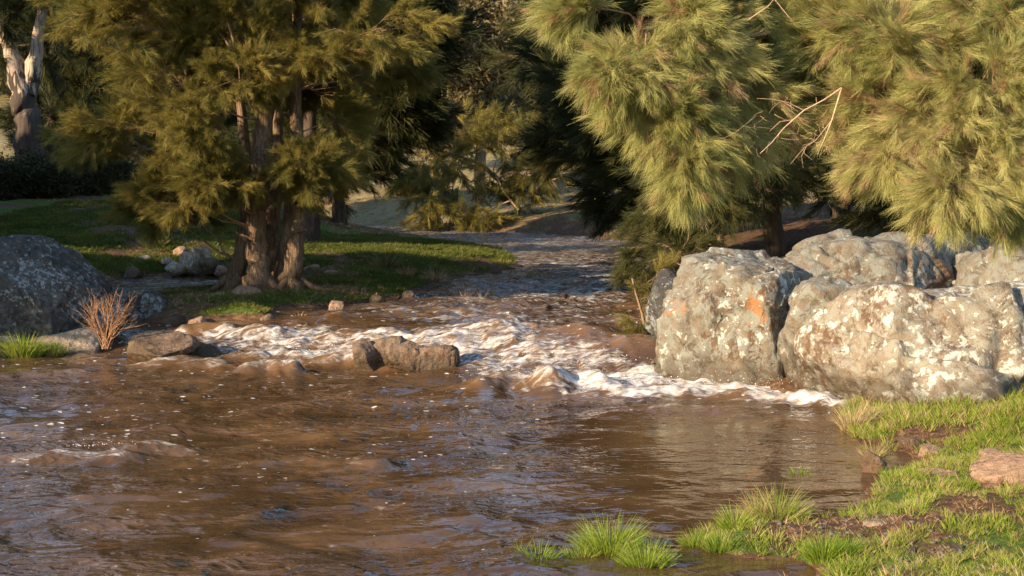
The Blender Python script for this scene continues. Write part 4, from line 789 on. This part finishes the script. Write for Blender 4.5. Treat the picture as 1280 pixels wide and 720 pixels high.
def tuft(px, py, wpx, hpx, label, nb=260, mats=('grass_tuft', 'grass_dry'), dryf=0.12, name='grass_tuft', ww=0.006, group='grass tufts at the near water edge', seed=0, wat=True, lean=0.0, cat='grass tuft', fan=0.55):
    if wat: x, y = onwater(px, py); z = max(gz(x, y), float(level(x, y)) - 0.03)
    else: x, y, z = on_bank(px, py)
    W = wpx / FPX * y / 2; Hh = hpx / FPX * y; rs = np.random.RandomState(500 + seed); mb = MB()
    for i in range(int(nb * 1.5) if nb > 40 else nb):
        a = rs.uniform(0, 2 * PI); rr = W * 0.62 * math.sqrt(rs.uniform(0, 1)); p = (rr * math.cos(a), rr * math.sin(a) * 0.6, -0.02)
        tilt = fan * rr / max(W * .62, .01) + rs.uniform(-.15, .25); d = np.array([math.cos(a) * tilt + lean, math.sin(a) * tilt * .7, 1.0]); d /= np.linalg.norm(d)
        hh = Hh * rs.uniform(0.55, 1.08) * (1.1 - 0.45 * (rr / max(W * .62, .01)) ** 2); dr = rs.uniform() < dryf
        ribbon(mb, p, d, hh, ww * rs.uniform(.7, 1.4), (math.cos(a) * .45 + rs.normal() * .2, math.sin(a) * .35 + rs.normal() * .2, -0.30 * rs.uniform(0, 1.6)), 4, 1 if dr else 0, rs, 0.12)
    o = obj(name, mb.mesh(name, [M[m] for m in mats]), loc=(x, y, z)); tag(o, label, cat, group); return o
tuft(672, 697, 62, 34, 'small bright green tuft in the water, leftmost at the bottom', 170, seed=1, dryf=.02)
tuft(650, 690, 22, 40, 'thin few-bladed green tuft sprouting at the far left of the bottom tufts', 26, seed=21, dryf=.02)
tuft(762, 690, 90, 62, 'largest bright green tuft in the water at bottom centre', 520, seed=2, dryf=.03)
tuft(808, 706, 80, 46, 'bright green tuft joined to the right of the largest tuft', 380, seed=3, dryf=.03)
tuft(726, 694, 50, 30, 'short green tuft at the left foot of the largest tuft', 160, seed=4, dryf=.03)
tuft(782, 672, 26, 44, 'wispy dry stalks rising out of the largest green tuft', 16, seed=5, dryf=1.0, ww=0.004)
tuft(972, 652, 60, 60, 'domed pale green and straw tussock at the water edge', 520, seed=6, dryf=.35, fan=0.75)
tuft(948, 651, 34, 52, 'dry pinkish straw tuft on the left of the domed tussock', 150, seed=7, dryf=.9)
tuft(1000, 592, 34, 20, 'tiny green tuft standing alone in the brown water', 70, seed=8, dryf=0)
tuft(872, 684, 56, 30, 'green tuft at the left tip of the near bank', 220, seed=9, dryf=.05)
tuft(918, 672, 50, 36, 'green tuft second from the tip of the near bank', 240, seed=10, dryf=.05)
tuft(900, 690, 60, 30, 'low green tuft on the bank edge below the second tuft', 220, seed=11, dryf=.1)
tuft(1030, 700, 60, 46, 'upright green tuft by the bottom edge of the near bank', 300, seed=12, dryf=.05, wat=False)
tuft(1060, 694, 40, 36, 'green tuft left of the bare litter patch', 160, seed=13, dryf=.1, wat=False)
tuft(1066, 536, 46, 48, 'straw tuft at the upstream corner of the near bank', 160, seed=14, dryf=.85, wat=False)
tuft(1090, 528, 34, 40, 'mixed straw and green tuft next to the upstream corner', 150, seed=15, dryf=.5, wat=False)
tuft(1092, 570, 30, 34, 'pale straw tuft just above the earthy stump', 120, seed=16, dryf=.7)
tuft(1048, 545, 14, 18, 'single dry stalk leaning out of the water by the corner tufts', 4, seed=17, dryf=1, lean=-.3)
tuft(28, 446, 76, 34, 'bright green grass clump in front of the left rock shelf', 520, seed=18, group='grass clumps on the left bank', ww=0.012, dryf=.12)
tuft(66, 445, 40, 22, 'smaller green clump beside the bright left clump', 200, seed=22, group='grass clumps on the left bank', ww=0.012, dryf=.2)
tuft(192, 337, 44, 22, 'yellowish reed clump at the pool edge', 180, seed=19, group='grass clumps on the left bank', ww=0.014, dryf=.55)
tuft(482, 336, 38, 30, 'pale arching tussock on the mossy green mound', 260, mats=('grass_short', 'grass_dry'), seed=20, group='tussocks on the green mound', ww=0.012, dryf=.4, wat=False, fan=.9)
tuft(508, 346, 18, 20, 'brown dried tussock just right of the pale arching one', 90, mats=('grass_dry', 'twig_red'), seed=23, group='tussocks on the green mound', ww=0.012, dryf=.5, wat=False)
tuft(545, 352, 26, 24, 'russet dead plant drooping at the mound edge', 120, mats=('twig_dead', 'twig_red'), seed=24, group='tussocks on the green mound', ww=0.016, dryf=.5, wat=False, fan=1.2)
tuft(374, 396, 20, 12, 'russet clump of debris in the water below the trunks', 80, mats=('twig_dead', 'twig_red'), seed=25, group=None, ww=0.018, dryf=.5, fan=1.4)
for i in range(9):
    px = [572, 578, 584, 590, 597, 603, 609, 614, 580][i]; tuft(px, 366 + (i % 3) * 3, 9, 20 + (i % 3) * 3, 'thin reddish reed clump standing in the water off the green mound', 12, mats=('twig_dead', 'twig_red'), seed=40 + i, group='dead reeds in the water', ww=0.008, dryf=.5, name='reed_clump', cat='reeds', fan=.25)
# earthy stump
x, y = onwater(1092, 590); mb_me = rock_mesh('stump', (0.10, 0.09, 0.15), 601, 4, [((.4, 0, .9), .5)], 5, 0.35, 1.0, M['rock_red']); o = obj('stump', mb_me, loc=(x, y, 0.06)); tag(o, 'small pointed clod of roots and earth standing in shallow water', 'stump')

# ------------------------------------------------------------------ grass cover (uncountable)
def clump_mesh(name, seed, nb, R_, h, wd, mats, dry=0.1, fan=0.6):
    rs = np.random.RandomState(seed); mb = MB()
    for i in range(nb):
        a = rs.uniform(0, 2 * PI); rr = R_ * math.sqrt(rs.uniform()); d = np.array([math.cos(a) * fan * rs.uniform(.1, 1), math.sin(a) * fan * rs.uniform(.1, 1), 1.0]); d /= np.linalg.norm(d)
        ribbon(mb, (rr * math.cos(a), rr * math.sin(a), -0.01), d, h * rs.uniform(.5, 1.15), wd * rs.uniform(.7, 1.3), (math.cos(a) * .5, math.sin(a) * .5, -.4 * rs.uniform()), 3, 1 if rs.uniform() < dry else 0, rs, 0.15)
    return mb.mesh(name, mats, False)
SRC['grassn'] = [source('clump', clump_mesh('clump', 700 + i, 26, 0.055, 0.12, 0.0068, [M['grass_bright'], M['grass_dry']], 0.14 + 0.12 * i)) for i in range(4)]
SRC['grassl'] = [source('clump', clump_mesh('clump', 710 + i, 30, 0.14, 0.10, 0.014, [M['grass_short'], M['grass_dry']], 0.06)) for i in range(4)]
SRC['drygr'] = [source('clump', clump_mesh('clump', 720 + i, 16, 0.05, 0.07, 0.006, [M['grass_dry'], M['litter']], 0.5, 1.3)) for i in range(3)]
for k in ('grassn', 'grassl', 'drygr'): GN[k] = instancer('scatter_' + k, SRC[k])
def pts_where(n_, xr, yr, fn, seed):
    r_ = np.random.RandomState(seed); x = r_.uniform(*xr, n_); y = r_.uniform(*yr, n_); pr = fn(x, y); k = r_.uniform(size=n_) < pr; x = x[k]; y = y[k]
    return x, y, ground(x, y), r_
def near_fn(x, y):
    s, a, b = land(x, y); return np.where((a > b) & (y < 15.35) & (ground(x, y) > level(x, y) + 0.005), np.clip((green_mask(x, y) - 0.18) * 1.6, 0.02, 1), 0)
x, y, z, r_ = pts_where(26000, (0.8, 9.5), (7.2, 17.5), near_fn, 1); n_ = len(x)
tall = 0.55 + 0.55 * sstep(12.3, 14.3, y) + 0.95 * np.clip(fbm2(x * 2.6, y * 2.6 + 3, 3), -.25, 1)
o = scatter('bank_grass', np.stack([x, y, z], 1), np.stack([r_.normal(0, .12, n_), r_.normal(0, .12, n_), r_.uniform(0, 6.28, n_)], 1), tall * r_.uniform(.7, 1.2, n_), GN['grassn'], 4); tag(o, 'short bright green grass covering the near right bank', 'grass', kind='stuff')
x, y, z, r_ = pts_where(9000, (0.8, 9.5), (7.2, 15.5), lambda x, y: near_fn(x, y) * 0 + np.where((land(x, y)[0] > 0) & (land(x, y)[1] > land(x, y)[2]), np.clip(1 - 1.2 * green_mask(x, y), 0.05, 1), 0), 2); n_ = len(x)
o = scatter('leaf_litter', np.stack([x, y, z], 1), np.stack([r_.normal(0, .2, n_), r_.normal(0, .2, n_), r_.uniform(0, 6.28, n_)], 1), r_.uniform(.35, .9, n_), GN['drygr'], 3); tag(o, 'brown dead grass and litter on the bare parts of the near bank', 'leaf litter', kind='stuff')
def left_fn(x, y):
    s, a, b = land(x, y); return np.where((b > a) & (ground(x, y) > level(x, y) + 0.05), np.clip(0.55 + 1.8 * fbm2(x * .6 + 8, y * .6, 4), 0.06, 1), 0)
x, y, z, r_ = pts_where(60000, (-14, 1.5), (20.5, 44), left_fn, 3); n_ = len(x)
o = scatter('lawn_grass', np.stack([x, y, z], 1), np.stack([r_.normal(0, .1, n_), r_.normal(0, .1, n_), r_.uniform(0, 6.28, n_)], 1), (0.55 + 0.02 * (y - 20)) * r_.uniform(.6, 1.3, n_), GN['grassl'], 4); tag(o, 'short green grass covering the left bank and green mound', 'grass', kind='stuff')
x, y, z, r_ = pts_where(26000, (-16, 16), (44, 100), lambda x, y: np.where(ground(x, y) > level(x, y) + .02, 0.8 * np.clip(.5 + fbm2(x * .3, y * .3, 3), 0, 1), 0), 4); n_ = len(x)
o = scatter('meadow_grass', np.stack([x, y, z], 1), np.stack([r_.normal(0, .1, n_), r_.normal(0, .1, n_), r_.uniform(0, 6.28, n_)], 1), r_.uniform(1.2, 2.6, n_), GN['drygr'], 3); tag(o, 'rough straw-coloured grass on the far banks', 'grass', kind='stuff')
x, y, z, r_ = pts_where(5200, (-9.5, 0), (23, 33), lambda x, y: np.where((land(x, y)[0] > 0) & (land(x, y)[2] > land(x, y)[1]), np.clip(np.exp(-((x + 4.6) ** 2 + (y - 25.3) ** 2) / 4) + 0.9 * (fbm2(x * .6 + 8, y * .6, 4) < -0.12), 0, 1), 0), 6); n_ = len(x)
o = scatter('needle_litter', np.stack([x, y, z], 1), np.stack([r_.normal(0, .3, n_), r_.normal(0, .3, n_), r_.uniform(0, 6.28, n_)], 1), r_.uniform(.6, 1.5, n_), GN['drygr'], 3); tag(o, 'dead brown needles and stalks littering the ground round the clustered trunks', 'leaf litter', kind='stuff')
# pebbles in the litter patch
peb = MB(); V, F = ico(1); rs = np.random.RandomState(9)
for i in range(170):
    if i % 3: cx, cy = 1130, 688; sx, sy = 70, 26
    else: cx, cy = 1055, 660; sx, sy = 50, 16
    X, Y, Z = on_bank(cx + rs.normal() * sx, min(740, cy + rs.normal() * sy))
    s = rs.uniform(0.008, 0.024); Q = V * np.array([s * rs.uniform(.8, 1.4), s, s * .6]) * rs.uniform(.8, 1.2, (len(V), 1)); peb.add(Q + np.array([X, Y, Z + .004]), F)
o = obj('pebbles', peb.mesh('pebbles', [M['pebble']])); tag(o, 'grey pebbles strewn through the bare litter patch', 'pebbles', kind='stuff')
# thrown droplets and froth over the breaking crests
dr = MB(); V, F = ico(1)
for (px, py, sx, n_, hh) in [(625, 478, 22, 90, .16), (712, 480, 22, 80, .16), (400, 450, 60, 70, .10), (950, 492, 60, 160, .16), (800, 488, 50, 120, .12), (500, 440, 120, 150, .10), (700, 460, 70, 120, .10), (110, 568, 40, 30, .04), (335, 466, 14, 22, .10), (640, 430, 60, 50, .12), (255, 440, 25, 20, .08)]:
    for i in range(n_):
        X, Y = onwater(px + rs.normal() * sx, py + rs.normal() * 2.5); s = rs.uniform(0.0015, 0.0045) * (1 if rs.uniform() > .12 else 1.8); t = abs(rs.normal()) * .5
        dr.add(V * np.array([s, s, s * rs.uniform(.7, 1.6)]) + np.array([X, Y, float(level(X, Y)) + 0.08 + hh * t]), F)
o = obj('splash_droplets', dr.mesh('splash_droplets', [M['foam']])); tag(o, 'white droplets thrown up along the breaking crests', 'spray', kind='stuff')
print('TRIS', sum(len(o.data.polygons) * 2 for o in SC.objects if o.type == 'MESH'))
